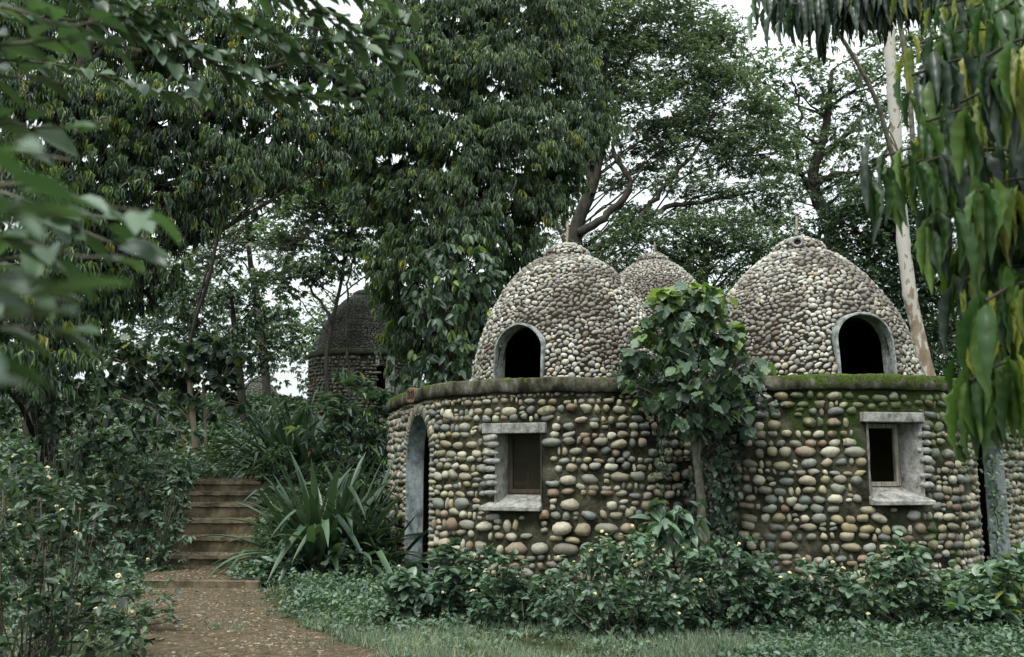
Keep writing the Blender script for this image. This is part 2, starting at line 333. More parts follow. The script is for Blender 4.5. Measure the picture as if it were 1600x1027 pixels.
PR = [(1.2, 2.0), (.2, 5.2), (-.75, 7.0), (-1.65, 8.2), (-2.4, 9.6), (-3.0, 11.18)]
path_o, PATHP = pathsheet('path', PL, PR, .006)
pathsheet('path', [(-4.38, 11.2), (-4.55, 12.0), (-4.62, 12.98)], [(-2.95, 11.2), (-3.2, 12.0), (-3.5, 12.98)], .075)
up_, _ = pathsheet('path', [(-5.15, 15.25), (-5.2, 16.2), (-5.0, 17.2), (-4.8, 18.6)], [(-4.08, 15.25), (-4.0, 16.2), (-3.9, 17.2), (-3.9, 18.6)], 0)
for v in up_.data.vertices: v.co.z = float(H(v.co.x, v.co.y)) + .03
# ================================================================== HUTS
class Path:
    """plan line of a wall, s = length along it; P(s), Nrm(s) outward"""
    def __init__(s, pts):
        p = np.asarray(pts, float); d = np.linalg.norm(np.diff(p, axis=0), axis=1); keep = np.concatenate([[True], d > 1e-4]); p = p[keep]
        s.p = p; s.s = np.concatenate([[0], np.cumsum(np.linalg.norm(np.diff(p, axis=0), axis=1))]); s.L = s.s[-1]
        t = unit(np.gradient(p, axis=0)); k = np.ones(5) / 5
        t = unit(np.stack([np.convolve(np.pad(t[:, i], 2, 'edge'), k, 'valid') for i in (0, 1)], -1)); s.t = t
    def P(s, a): return np.stack([np.interp(a, s.s, s.p[:, i]) for i in (0, 1)], -1)
    def T(s, a): return unit(np.stack([np.interp(a, s.s, s.t[:, i]) for i in (0, 1)], -1))
    def Nm(s, a): t = s.T(a); return np.stack([t[..., 1], -t[..., 0]], -1)
    def at(s, a, z, off):
        a, z, off = np.broadcast_arrays(np.asarray(a, float), z, off)
        q = s.P(a) + s.Nm(a) * off[..., None]; return np.concatenate([q, z[..., None]], -1)
    def near(s, xy): 
        a = np.linspace(0, s.L, 3000); return a[np.argmin(np.linalg.norm(s.P(a) - np.asarray(xy), axis=1))]
class Opening:
    def __init__(s, s0, s1, z0, z1, arch=0.0): s.s0, s.s1, s.z0, s.z1, s.arch = s0, s1, z0, z1, arch
    def top(s, a):
        u = np.clip((np.asarray(a) - (s.s0 + s.s1) / 2) / ((s.s1 - s.s0) / 2), -1, 1)
        return s.z1 - s.arch + s.arch * np.sqrt(np.maximum(0, 1 - np.abs(u) ** 2.1)) if s.arch else np.full_like(u, s.z1)
    def inside(s, a, z, m=0.0, mz=None):
        mz = m if mz is None else mz
        return (a > s.s0 - m) & (a < s.s1 + m) & (z > s.z0 - mz) & (z < s.top(np.clip(a, s.s0, s.s1)) + mz)
def wall_sheet(mb, path, ops, z1, off, mat):
    br = [np.arange(0, path.L, .06), [path.L]]
    for o in ops: br.append(np.linspace(o.s0, o.s1, 25 if o.arch else 5))
    S = np.unique(np.round(np.concatenate(br), 5))
    for a, b in zip(S[:-1], S[1:]):
        mid = (a + b) / 2; seg = [(0.0 - .15, -.15, z1, z1)]
        for o in ops:
            if o.s0 < mid < o.s1:
                ta, tb = o.top(a), o.top(b); x = seg[-1]
                seg = seg[:-1]
                if o.z0 > 0: seg.append((x[0], x[1], o.z0, o.z0))
                seg.append((float(ta), float(tb), x[2], x[3]))
        for la, lb, ha, hb in seg:
            k = max(1, int((ha - min(la, lb)) / .25))
            t = np.linspace(0, 1, k + 1)
            A = path.at(a, la + (ha - la) * t, off); B = path.at(b, lb + (hb - lb) * t, off)
            V = np.stack([A, B], 1).reshape(-1, 3); i = np.arange(k)[:, None] * 2
            mb.add(V, [np.concatenate([i, i + 1, i + 3, i + 2], 1)], mat, True)
# one pebble: half a lumpy ellipsoid, 5 rings + pole
def stone_template(k, seg=10, rings=4):
    a = np.linspace(0, 2 * PI, seg, endpoint=False); th = np.linspace(0, PI / 2, rings, endpoint=False)
    base = []
    for t in th: base.append(np.stack([np.cos(a) * math.cos(t), np.sin(a) * math.cos(t), np.full(seg, math.sin(t))], -1))
    base.append(np.array([[0, 0, 1.0]])); v = np.concatenate(base)
    i = np.arange(rings - 1)[:, None] * seg; j = np.arange(seg)[None]; kk = (j + 1) % seg
    q = np.stack([i + j, i + kk, i + seg + kk, i + seg + j], -1).reshape(-1, 4)
    l = (rings - 1) * seg; t3 = np.stack([l + np.arange(seg), l + (np.arange(seg) + 1) % seg, np.full(seg, rings * seg)], -1)
    ang = np.arctan2(v[:, 1], v[:, 0]); amp = rng.normal(0, 1, (k, 4)) * [.085, .060, .045, .030]; ph = rng.uniform(0, 2 * PI, (k, 4))
    r = 1 + sum(amp[:, i:i + 1] * np.cos((i + 2) * ang[None] + ph[:, i:i + 1]) for i in range(4))
    # superellipse: slightly squarer outline, flatter crown
    e = rng.uniform(.78, 1.0, (k, 1)); c, s_ = np.cos(ang), np.sin(ang); rad = np.hypot(v[:, 0], v[:, 1])
    X = np.sign(c) * np.abs(c) ** e * rad * r; Y = np.sign(s_) * np.abs(s_) ** e * rad * r
    Z = np.broadcast_to(v[:, 2] ** .85, X.shape) * (1 + .12 * np.cos(ang + ph[:, :1]) * rad)
    return np.stack([X, Y, Z], -1), [q, t3]
def put_stones(mb, P, T, B, Nn, a, b, c, rot, mat, seg=10, rings=4, tilt=.12):
    k = len(P); tv, tf = stone_template(k, seg, rings)
    Nn = unit(Nn + rng.normal(0, tilt, Nn.shape) * (T + B)); T = unit(T - (T * Nn).sum(-1, keepdims=True) * Nn); B = np.cross(Nn, T)
    cr, sr = np.cos(rot)[:, None], np.sin(rot)[:, None]
    U = T * cr + B * sr; V = -T * sr + B * cr
    R = np.stack([U * a[:, None], V * b[:, None], Nn * c[:, None]], -1)
    inst(mb, tv, tf, R, P, mat, True)
def wall_stones(mb, path, ops, arches, wins, s0, s1, mat, z1=2.21, scale=1.0, tight=0.0):
    rows, z = [], .02
    S, Z, A, B_, RR = [], [], [], [], []
    while z < z1 - .04:
        h = rng.uniform(.078, .135) * scale
        if rng.random() < .10: h *= 1.25
        h = min(h, z1 - z); zc = z + h / 2; a = s0 + rng.uniform(0, .1)
        p1_, p2_ = rng.uniform(0, 6, 2)
        while a < s1:
            w = h * rng.uniform(.9, 2.15) if rng.random() > .2 else h * rng.uniform(.45, .8)
            zo = .014 * math.sin(a * 2.3 + p1_) + .008 * math.sin(a * 6.1 + p2_) + rng.normal(0, .008); q_ = rng.random()
            if q_ > .05:
                if q_ < .17 and h > .095:      # two small ones on top of each other
                    w = h * rng.uniform(.7, 1.2)
                    for sg in (-1, 1): S.append(a + w / 2 + rng.normal(0, .01)); Z.append(zc + zo + sg * h * .25); A.append(w / 2 * rng.uniform(.7, .95)); B_.append(h * .23); RR.append(rng.normal(0, .2))
                else:
                    f = min(1.12, rng.normal(.93, .11)) + tight; S.append(a + w / 2); Z.append(zc + zo); A.append(w / 2 * rng.uniform(.8, 1.0)); B_.append(h / 2 * max(.45, f)); RR.append(rng.normal(0, .10))
            a += w + rng.uniform(-.002, .026) * scale
        z += h + rng.uniform(-.004, .008)
    S, Z, A, B_, RR = map(np.array, (S, Z, A, B_, RR))
    ok = np.ones(len(S), bool)
    for o in ops:
        m = .075 if o.arch else .02
        for dx in (-.8, 0, .8): ok &= ~o.inside(S + dx * A, Z, m, m + .0)
        ok &= ~o.inside(S, Z + B_, m); ok &= ~o.inside(S, Z - B_, m)
    for (a0, a1, b0, b1) in wins: ok &= ~((S + A * .7 > a0) & (S - A * .7 < a1) & (Z + B_ * .6 > b0) & (Z - B_ * .6 < b1))
    S, Z, A, B_, RR = S[ok], Z[ok], A[ok], B_[ok], RR[ok]
    Nn = path.Nm(S); T = path.T(S); z0 = np.zeros((len(S), 1))
    P = path.at(S, Z, .002); c = np.minimum(A, B_) * rng.uniform(.75, 1.15, len(S)) + .004
    put_stones(mb, P, np.hstack([T, z0]), np.tile([0, 0, 1.0], (len(S), 1)), np.hstack([Nn, z0]), A, B_, c, RR, mat)
    for o in arches:      # voussoir pebbles set radially round the door
        cs, hw, zs = (o.s0 + o.s1) / 2, (o.s1 - o.s0) / 2, o.z1 - o.arch
        pts = []
        zz = .06
        while zz < zs: pts += [(o.s0, zz, 0.0, -1), (o.s1, zz + .01, 0.0, 1)]; zz += rng.uniform(.062, .085)
        n_ = int(PI * (hw + o.arch) / 2 / .058)
        for t in np.linspace(0.04, PI - .04, n_): pts.append((cs - hw * math.cos(t), zs + o.arch * math.sin(t), 0, 2))
        S, Z, A, B2, R2 = [], [], [], [], []
        for (s_, z_, _, k) in pts:
            a = rng.uniform(.065, .088)
            if k == 2:
                d = np.array([(s_ - cs) / hw ** 2, (z_ - zs) / o.arch ** 2]); d /= np.linalg.norm(d)
            else: d = np.array([k, 0.0])
            S.append(s_ + d[0] * (a * .92)); Z.append(z_ + d[1] * (a * .92)); A.append(a); B2.append(rng.uniform(.026, .036)); R2.append(math.atan2(d[1], d[0]) + rng.normal(0, .07))
        S, Z, A, B2, R2 = map(np.array, (S, Z, A, B2, R2)); z0 = np.zeros((len(S), 1))
        put_stones(mb, path.at(S, Z, .004), np.hstack([path.T(S), z0]), np.tile([0, 0, 1.0], (len(S), 1)), np.hstack([path.Nm(S), z0]), A, B2, B2 * 1.5, R2, mat)
def door_reveal(path, o, d0, d1, parent, mat, name='door_frame'):
    cs = (o.s0 + o.s1) / 2; zs = o.z1 - o.arch; mb = MB()
    t = np.linspace(0, PI, 25); hw = (o.s1 - o.s0) / 2
    S = np.concatenate([np.full(8, o.s0), cs - hw * np.cos(t)[1:-1], np.full(8, o.s1)])
    Z = np.concatenate([np.linspace(-.1, zs, 8), o.top(cs - hw * np.cos(t)[1:-1]), np.linspace(zs, -.1, 8)])
    nn = path.Nm(cs); n = len(S); ring = []
    for off in (d0, -.06, -.14, d1):
        P = path.at(S, Z, 0.0); P[:, :2] += nn * off; ring.append(P)
    V = np.concatenate(ring); j = np.arange(n - 1)
    q = np.concatenate([np.stack([k * n + j, k * n + j + 1, (k + 1) * n + j + 1, (k + 1) * n + j], -1) for k in range(3)])
    mb.add(V, [q], 0, False); ob = mb.build(name, mat, parent)
    so_ = ob.modifiers.new('thick', 'SOLIDIFY'); so_.thickness = .03; so_.offset = 1
    return ob
# ---- dome
PRO_A = np.array([(-.02, 1.29), (.27, 1.26), (.47, 1.22), (.68, 1.165), (.89, 1.09), (1.08, 1.01), (1.31, .885), (1.52, .73), (1.63, .62), (1.72, .505), (1.775, .415), (1.79, .33), (1.85, .325), (1.92, .275), (1.98, .175), (2.015, .08), (2.03, .001)])
PRO_B = np.array([(-.02, 1.415), (.21, 1.385), (.34, 1.355), (.55, 1.30), (.77, 1.225), (.98, 1.12), (1.19, .985), (1.41, .815), (1.54, .69), (1.65, .575), (1.735, .455), (1.765, .40), (1.78, .34), (1.84, .335), (1.90, .295), (1.96, .20), (2.0, .08), (2.01, .001)])
def dome_mesh(name, PRO, phi0, hw, hh, pmat, parent, zb, c, seed=1, ptd=.9, opening=True):
    g = np.random.default_rng(seed)
    pz = np.linspace(-.02, PRO[-1, 0], 110); pr = np.interp(pz, PRO[:, 0], PRO[:, 1]); mb = MB()
    def rz(z): return np.interp(z, pz, pr)
    def atop(u):          # arch top over half-width hw
        return hh - .42 * hh + .42 * hh * np.sqrt(np.maximum(0, 1 - (np.abs(u) / hw) ** ptd_)) if True else 0
    ptd_ = ptd
    ph = np.linspace(-PI, PI, 181)
    for shell, dr in ((0, 0.0), (1, -.11)):
        for a, b in zip(ph[:-1], ph[1:]):
            cols = []
            for f in (a, b):
                z = pz.copy()
                if opening and abs((a + b) / 2) < PI / 2:
                    u = np.maximum(pr + dr, .01) * math.sin(f); ins = (np.abs(u) < hw) & (pz < atop(u))
                    zlo = pz[ins].max() + .012 if ins.any() else pz[0]
                else: zlo = pz[0]
                zz = zlo + (pz[-1] - zlo) * np.linspace(0, 1, 40); r = np.maximum(rz(zz) + dr, .001); cols.append(np.stack([c[0] + r * math.sin(f + phi0), c[1] - r * math.cos(f + phi0), zb + zz + dr * .3], -1))
            V = np.stack(cols, 1).reshape(-1, 3); i = np.arange(39)[:, None] * 2
            mb.add(V, [np.concatenate([i, i + 1, i + 3, i + 2], 1)], 1, True)
    # pebbles: dart throwing on the surface, big ones first
    m = 30000; dl = np.hypot(np.diff(pz), np.diff(pr)); w = dl * (pr[1:] + pr[:-1]); cw = np.cumsum(w) / w.sum()
    acc = np.zeros((0, 3)); accr = np.zeros(0); zz_, ff_, rr_ = [], [], []
    radii = [.042] * 700 + [.036] * 4500 + [.030] * 13000 + [.024] * 20000 + [.017] * 20000
    t = g.random(len(radii)); zi = np.interp(t, np.concatenate([[0], cw]), pz); fi = g.uniform(-PI, PI, len(radii))
    r_ = rz(zi); X = np.stack([r_ * np.sin(fi), -r_ * np.cos(fi), zi], -1)
    sc_ = np.where(zi > 1.75, .9, 1.0) * g.uniform(.9, 1.1, len(radii)); rad = np.array(radii) * sc_
    u = r_ * np.sin(fi); ok0 = np.ones(len(radii), bool)
    if opening: ok0 = ~((np.abs(u) < hw + .05) & (zi < np.where(np.abs(u) < hw, atop(np.clip(u, -hw, hw)), hh * .58) + .06) & (np.abs(fi) < PI / 2))
    A_ = np.empty((9000, 3)); B_ = np.empty(9000); k = 0
    cell = {}
    cs = .11
    idx = []
    for i in range(len(radii)):
        if not ok0[i]: continue
        x = X[i]; key = (int(x[0] // cs), int(x[1] // cs), int(x[2] // cs)); bad = False; ri = rad[i]
        for a in (-1, 0, 1):
            for b in (-1, 0, 1):
                for d in (-1, 0, 1):
                    for j in cell.get((key[0] + a, key[1] + b, key[2] + d), ()):
                        y = X[j]; lim = (ri + rad[j]) * .90
                        if (x[0] - y[0]) ** 2 + (x[1] - y[1]) ** 2 + (x[2] - y[2]) ** 2 < lim * lim: bad = True; break
                    if bad: break
                if bad: break
            if bad: break
        if not bad: cell.setdefault(key, []).append(i); idx.append(i)
    idx = np.array(idx); zi, fi, rad = zi[idx], fi[idx], rad[idx]
    e = 1e-3; slope = (rz(zi + .03) - rz(zi - .03)) / .06
    f = fi + phi0; rr = rz(zi)
    P = np.stack([c[0] + rr * np.sin(f), c[1] - rr * np.cos(f), zb + zi], -1)
    T = np.stack([np.cos(f), np.sin(f), 0 * f], -1); Nn = unit(np.stack([np.sin(f), -np.cos(f), -slope], -1)); Bb = np.cross(Nn, T)
    el = g.uniform(1.02, 1.42, len(idx)); rot = g.uniform(0, PI, len(idx)) * np.where(g.random(len(idx)) < .45, 1, .2)
    put_stones(mb, P - Nn * .002, T, Bb, Nn, rad * el * .95, rad / el, rad * g.uniform(.48, .72, len(idx)), rot, 0, 9, 3, .10)
    ob = mb.build(name, [pmat, M['dmortar']], parent)
    if opening:
        o = np.array([math.sin(phi0), -math.cos(phi0)]); tt = np.array([math.cos(phi0), math.sin(phi0)])
        uu = hw * np.sin(np.linspace(-PI / 2, PI / 2, 27)); zt = atop(uu)
        U = np.concatenate([np.full(8, -hw), uu[1:-1], np.full(8, hw)]); Z = np.concatenate([np.linspace(.0, hh * .58, 8), zt[1:-1], np.linspace(hh * .58, .0, 8)])
        d = unit(np.gradient(np.stack([U, Z], -1), axis=0)); no = np.stack([-d[:, 1], d[:, 0]], -1)
        n_ = len(U); rings = []
        R0 = pr[1]
        for (lip, dep) in ((.032, -.20), (.032, .008), (.026, .018), (.005, .018), (0, .008), (0, -.06), (0, -.20)):
            uo, zo = U + no[:, 0] * lip, np.maximum(Z + no[:, 1] * lip, 0)
            dd = .62 * R0 + .38 * rz(np.maximum(zo, 0)) + dep; dd = np.sqrt(np.maximum(dd ** 2 - (uo * .9) ** 2, .01)) if True else dd
            rings.append(np.stack([c[0] + o[0] * dd + tt[0] * uo, c[1] + o[1] * dd + tt[1] * uo, zb + zo], -1))
        V = np.concatenate(rings); j = np.arange(n_ - 1)
        q = np.concatenate([np.stack([k * n_ + j, k * n_ + j + 1, (k + 1) * n_ + j + 1, (k + 1) * n_ + j], -1) for k in range(len(rings) - 1)])
        fr = MB().add(V, [q], 0, False).build('opening_frame', M['trim'], parent)
    return ob
def slab(path, parent, inner, z0=2.235, z1=2.40, off=.06, mat=None):
    S = np.arange(0, path.L, .05); P = path.at(S, 0, off)[:, :2]; n = len(P); mb = MB()
    w = .008 * np.sin(S * 9) + .006 * rng.standard_normal(n)
    rows = [(z0, -.02, 0), (z0 + .012, 0, 0), (z0 + .08, .004, .5), (z1 - .03, .002, .5), (z1 - .006, -.012, 0), (z1, -.035, 0)]
    V = np.concatenate([np.concatenate([P + path.Nm(S) * (d + w * f)[:, None], np.full((n, 1), z) + (w * .5)[:, None] * (1 if z < z0 + .02 or z > z1 - .02 else 0)], 1) for z, d, f in rows])
    j = np.arange(n - 1); q = np.concatenate([np.stack([k * n + j, k * n + j + 1, (k + 1) * n + j + 1, (k + 1) * n + j], -1) for k in range(len(rows) - 1)])
    mb.add(V, [q], 0, True)
    for z, k in ((z0, 0), (z1, len(rows) - 1)):
        R = V[k * n:(k + 1) * n]; mb.add(np.vstack([R, [[inner[0], inner[1], z]]]), [np.stack([j, j + 1, np.full(n - 1, n)], -1)], 0)
    return mb.build('roof_slab', mat or M['slab'], parent)
def window(path, sc_, z0, z1, outer, inner, depth, lin, sill, hut, glass, fmat):
    """flat window set in the curved wall. outer/inner = (u0,u1) of the splayed hole; lin, sill = (u0,u1,z0,z1,projection)"""
    c = path.P(sc_); n2 = path.Nm(sc_); t2 = path.T(sc_)
    def L(u, z, nrm): return np.array([c[0] + t2[0] * u + n2[0] * nrm, c[1] + t2[1] * u + n2[1] * nrm, z])
    X, Nn, Zz = np.array([*t2, 0]), np.array([*n2, 0]), np.array([0, 0, 1.0])
    # plastered splay
    mb = MB(); g = np.random.default_rng(3)
    def corner(k, d, e=0): return [(outer[0] + (inner[0] - outer[0]) * k - e, z0 - .17), (outer[1] + (inner[1] - outer[1]) * k + e, z0 - .17), (outer[1] + (inner[1] - outer[1]) * k + e, z1 + .02), (outer[0] + (inner[0] - outer[0]) * k - e, z1 + .02)]
    NN = 9
    def side(a, b):
        rows = []
        for k, d in ((0, .03), (.3, -.04), (.75, -.14), (1, -depth), (1, -.34)):
            ca = corner(k, d); p, q = ca[a], ca[b]
            rows.append([L(p[0] + (q[0] - p[0]) * t, p[1] + (q[1] - p[1]) * t, d + g.normal(0, .006)) for t in np.linspace(0, 1, NN)])
        V = np.array(rows).reshape(-1, 3); i = np.arange(4)[:, None] * NN; j = np.arange(NN - 1)[None]
        mb.add(V, [np.stack([i + j, i + j + 1, i + NN + j + 1, i + NN + j], -1).reshape(-1, 4)], 0, True)
    for a, b in ((1, 2), (2, 3), (3, 0)): side(a, b)
    w = mb.build('window', M['plaster'], hut)
    # wooden frame
    fb = MB(); fw = .05; d = -depth + .02
    u0, u1 = inner[0] + .003, inner[1] - .003
    box(fb, L(u0 + fw / 2, (z0 + z1) / 2, d), [X * fw / 2, Nn * .025, Zz * ((z1 - z0) / 2)]); box(fb, L(u1 - fw / 2, (z0 + z1) / 2, d), [X * fw / 2, Nn * .025, Zz * ((z1 - z0) / 2)])
    box(fb, L((u0 + u1) / 2, z0 + fw / 2, d + .003), [X * ((u1 - u0) / 2 - .002), Nn * .027, Zz * fw / 2]); box(fb, L((u0 + u1) / 2, z1 - fw / 2, d + .003), [X * ((u1 - u0) / 2 - .002), Nn * .027, Zz * fw / 2])
    f = fb.build('frame', fmat, w); bv = f.modifiers.new('b', 'BEVEL'); bv.width = .004
    if glass:
        gb = MB(); box(gb, L((u0 + u1) / 2, (z0 + z1) / 2, d), [X * ((u1 - u0) / 2 - fw), Nn * .002, Zz * ((z1 - z0) / 2 - fw)]); gb.build('pane', M['glass'], w)
        gb = MB(); ua = u0 + fw
        box(gb, L(ua + .10, z0 + .20, d - .05), [X * .10, Nn * .006, Zz * .15]); gb.build('broken_board', M['black'], w)
        gb = MB(); box(gb, L(ua + .10, z0 + .115, d - .035), [X * .095, Nn * .006, Zz * .018]); box(gb, L(ua + .165, z0 + .15, d - .033), [X * .012, Nn * .006, Zz * .10]); gb.build('inner_sash', M['bark_mid'], w)
    lb = MB(); a, b, c0, c1, pr = lin
    box(lb, L((a + b) / 2, (c0 + c1) / 2, pr / 2 - .06), [X * (b - a) / 2, Nn * (pr / 2 + .06), Zz * (c1 - c0) / 2]); l = lb.build('lintel', M['plaster'], w); bv = l.modifiers.new('b', 'BEVEL'); bv.width = .008; bv.segments = 2
    a, b, c0, c1, pr = sill; sb = MB()      # sloping sill: wider at the front
    V = [L(a, c0, pr), L(b, c0, pr), L(b, c0 + .045, pr), L(a, c0 + .045, pr), L(inner[0], c0, -depth + .02), L(inner[1], c0, -depth + .02), L(inner[1] + .01, c1, -depth + .03), L(inner[0] - .01, c1, -depth + .03)]
    sb.add(V, [[[0, 1, 2, 3], [3, 2, 6, 7], [0, 3, 7, 4], [1, 5, 6, 2], [0, 4, 5, 1]]]); s_ = sb.build('sill', M['plaster'], w); bv = s_.modifiers.new('b', 'BEVEL'); bv.width = .006
    return w
c1, c2 = np.array([.72, 12.35]), np.array([3.72, 12.0]); RW = 1.965
def arc(c, a0, a1, n=60):
    a = np.radians(np.linspace(a0, a1, n)); return [(c[0] + RW * math.sin(x), c[1] - RW * math.cos(x)) for x in a]
p1 = list(map(tuple, catmull([(2.36, 13.40), (1.9, 14.3), (.7, 15.1), (-.8, 15.35), (-1.62, 15.1), (-1.87, 14.4), (-1.56, 13.0), (-1.385, 12.45), (-1.17, 11.87)] + arc(c1, -58, -50, 2)[:1], 14))) + arc(c1, -57, 44)
p2 = arc(c2, -57, 58) + list(map(tuple, catmull([arc(c2, 60, 61, 2)[0], (5.78, 11.36), (6.22, 11.9), (6.85, 12.62), (7.3, 13.4), (7.0, 14.3), (5.5, 14.8), (3.8, 14.5), (2.8, 14.0), (2.36, 13.40)], 14)))
path1, path2 = Path(p1), Path(p2)
def build_hut(path, c, door, win, hut, zfoot=0):
    ops = [door]
    wo_ = Opening(path.near(win['at']) + win['outer'][0], path.near(win['at']) + win['outer'][1], win['z0'] - .17, win['z1'] + .02)
    ops.append(wo_); mb = MB()
    wall_sheet(mb, path, ops, 2.25, 0.0, 1); wall_sheet(mb, path, ops, 2.25, -.215, 2)
    sw = path.near(win['at']); l, s = win['lin'], win['sill']
    zones = [(sw + l[0] + .02, sw + l[1] - .02, l[2], l[3]), (sw + s[0] + .02, sw + s[1] - .02, s[2], s[2] + .08), (wo_.s0 - .0, wo_.s1 + .0, win['z0'], win['z1'])]
    wall_stones(mb, path, ops, [door], zones, win['srange'][0], win['srange'][1], 0, scale=win.get('scale', 1.0))
    k = 8; zz = np.linspace(win['z0'] + .02, win['z1'] - .04, k) + rng.normal(0, .008, k); sd = win['white']; e = wo_.s0 if sd < 0 else wo_.s1
    for q_, (da, aa) in enumerate(((.045, .10), (.17, .075))):
        ss = e + sd * (da + rng.uniform(-.012, .02, k)); a = rng.uniform(.8, 1.1, k) * aa; b = rng.uniform(.030, .050, k); z0_ = np.zeros((k, 1))
        if q_ == 0: put_stones(mb, path.at(ss, zz, .03), np.hstack([path.T(ss), z0_]), np.tile([0, 0, 1.0], (k, 1)), np.hstack([path.Nm(ss), z0_]), a, b, b * 1.1, rng.normal(0, .06, k), 3)
    mb.build('wall', [M['river'], M['mortar'], M['inside'], M['plaster']], hut)
    door_reveal(path, door, .025, -.21, hut, M['lime'])
    window(path, sw, win['z0'], win['z1'], win['outer'], win['inner'], .27, l, s, hut, win['glass'], win['fmat'])
    slab(path, hut, c)
hutA = thing('stone_hut', 'domed river-stone hut on the left, numbered 38 above its arched door', 'hut', 'domed stone huts')
hutB = thing('stone_hut', 'domed river-stone hut on the right, mossy slab and open wooden window frame', 'hut', 'domed stone huts')
dA = Opening(path1.near((-1.385, 12.42)), path1.near((-.98, 11.37)), -.2, 2.06, .55)
build_hut(path1, c1, dA, dict(at=(.07, 10.5), outer=(-.27, .27), inner=(-.20, .255), z0=1.10, z1=1.775, lin=(-.42, .33, 1.775, 1.89, .05), sill=(-.44, .28, .92, 1.095, .10), glass=True, white=-1, fmat=M['dwood'], srange=(path1.near((-1.88, 14.5)), path1.L), scale=.83), hutA)
dB = Opening(path2.near((5.45, 11.03)), path2.near((6.20, 11.88)), -.2, 2.06, .55)
build_hut(path2, c2, dB, dict(at=(4.07, 10.07), outer=(-.26, .37), inner=(-.26, .25), z0=1.19, z1=1.875, lin=(-.32, .40, 1.88, 1.985, .05), sill=(-.27, .44, 1.00, 1.185, .10), glass=False, white=1, fmat=M['wood'], srange=(0, path2.near((6.85, 12.8))), scale=.85), hutB)
domeA = dome_mesh('dome', PRO_A, math.radians(-33), .33, .74, M['pebble'], hutA, 2.40, (.75, 12.4), 5, 1.7)
domeB = dome_mesh('dome', PRO_B, math.radians(13), .35, .76, M['pebble'], hutB, 2.40, (3.80, 12.0), 6, 2.2)
# vent pipe in the cap of the right-hand dome
mb = MB(); q = W(1246, 379.5, 11.66); t = np.linspace(0, 2 * PI, 25); r0 = np.array([-.30, -.93, .18]); 
ax = unit(r0); bx_ = unit(np.cross(ax, [0, 0, 1])); cx_ = np.cross(bx_, ax)
rings = [q + ax * d + r * (np.cos(t)[:, None] * bx_ + np.sin(t)[:, None] * cx_) for r, d in ((.075, -.02), (.075, .035), (.062, .042), (.045, .035), (.043, -.12))]
n_ = 25; j = np.arange(n_ - 1)
mb.add(np.concatenate(rings), [np.concatenate([np.stack([k * n_ + j, k * n_ + j + 1, (k + 1) * n_ + j + 1, (k + 1) * n_ + j], -1) for k in range(4)])], 0, True)
mb.add(q - ax * .0 + .044 * (np.cos(t)[:-1, None] * bx_ + np.sin(t)[:-1, None] * cx_), [[list(range(24))]], 1)  # black disc stands in for the shade inside the pipe bore
mb.build('vent_pipe', [M['plaster'], M['black']], hutB)
def rod(px, py0, py1, Y, r, parent):
    mb = MB(); a, b = W(px, py1, Y), W(px + .8, py0, Y); tube(mb, [a, (a + b) / 2 + [.004, 0, 0], b], [r, r, r * .9], 6); return mb.build('finial_rod', M['iron'], parent)
rod(886, 346, 379, 12.4, .018, hutA); rod(1244, 338, 368, 12.0, .018, hutB)
mb = MB(); tube(mb, catmull([W(886, 362, 12.4), W(880, 366, 12.4), W(872, 372, 12.35), W(866, 367, 12.3), W(861, 375, 12.3)], 5), .005, 5); mb.build('loose_wire', M['iron'], hutA)
# number plate with carved digits
sp_ = path1.near((-1.33, 12.3)); sp_ = path1.near((-1.22, 12.0)); nn = np.array([*path1.Nm(sp_), 0]); tt = np.array([*path1.T(sp_), 0]); nn = unit(nn + np.array([.15, -.75, 0])); tt = np.array([-nn[1], nn[0], 0]); cc = path1.at(sp_, 2.315, .075)
mb = MB(); t = np.linspace(0, 2 * PI, 33)[:-1]; a_, b_ = .082, .100
oval = np.sign(np.cos(t))[:, None] * (np.abs(np.cos(t)) ** .75)[:, None] * a_ * tt + (np.sign(np.sin(t)) * np.abs(np.sin(t)) ** .75)[:, None] * b_ * np.array([0, 0, 1.0])
V = np.concatenate([cc - nn * .06 + oval, cc + oval + nn * .025, cc + oval * .9 + nn * .032]); j = np.arange(32); k = (j + 1) % 32
mb.add(V, [np.concatenate([np.stack([j + i * 32, k + i * 32, k + (i + 1) * 32, j + (i + 1) * 32], -1) for i in (0, 1)]), [list(range(64, 96))]])
plate = mb.build('number_plate', M['terra'], hutA)
cu = bpy.data.curves.new('digits', 'FONT'); cu.body = '38'; cu.size = .145; cu.extrude = .003; cu.align_x = 'CENTER'; cu.align_y = 'CENTER'; cu.offset = .004
tmp = bpy.data.objects.new('digits', cu); C.objects.link(tmp); dg = bpy.context.evaluated_depsgraph_get(); me = bpy.data.meshes.new_from_object(tmp.evaluated_get(dg)); bpy.data.objects.remove(tmp)
me.materials.clear(); me.materials.append(M['black'])
do = bpy.data.objects.new('digits', me); C.objects.link(do); do.parent = plate
from mathutils import Matrix
do.matrix_world = Matrix(((tt[0] * .85, 0, nn[0], (cc + nn * .034)[0]), (tt[1] * .85, 0, nn[1], (cc + nn * .034)[1]), (0, 1, 0, cc[2]), (0, 0, 0, 1)))
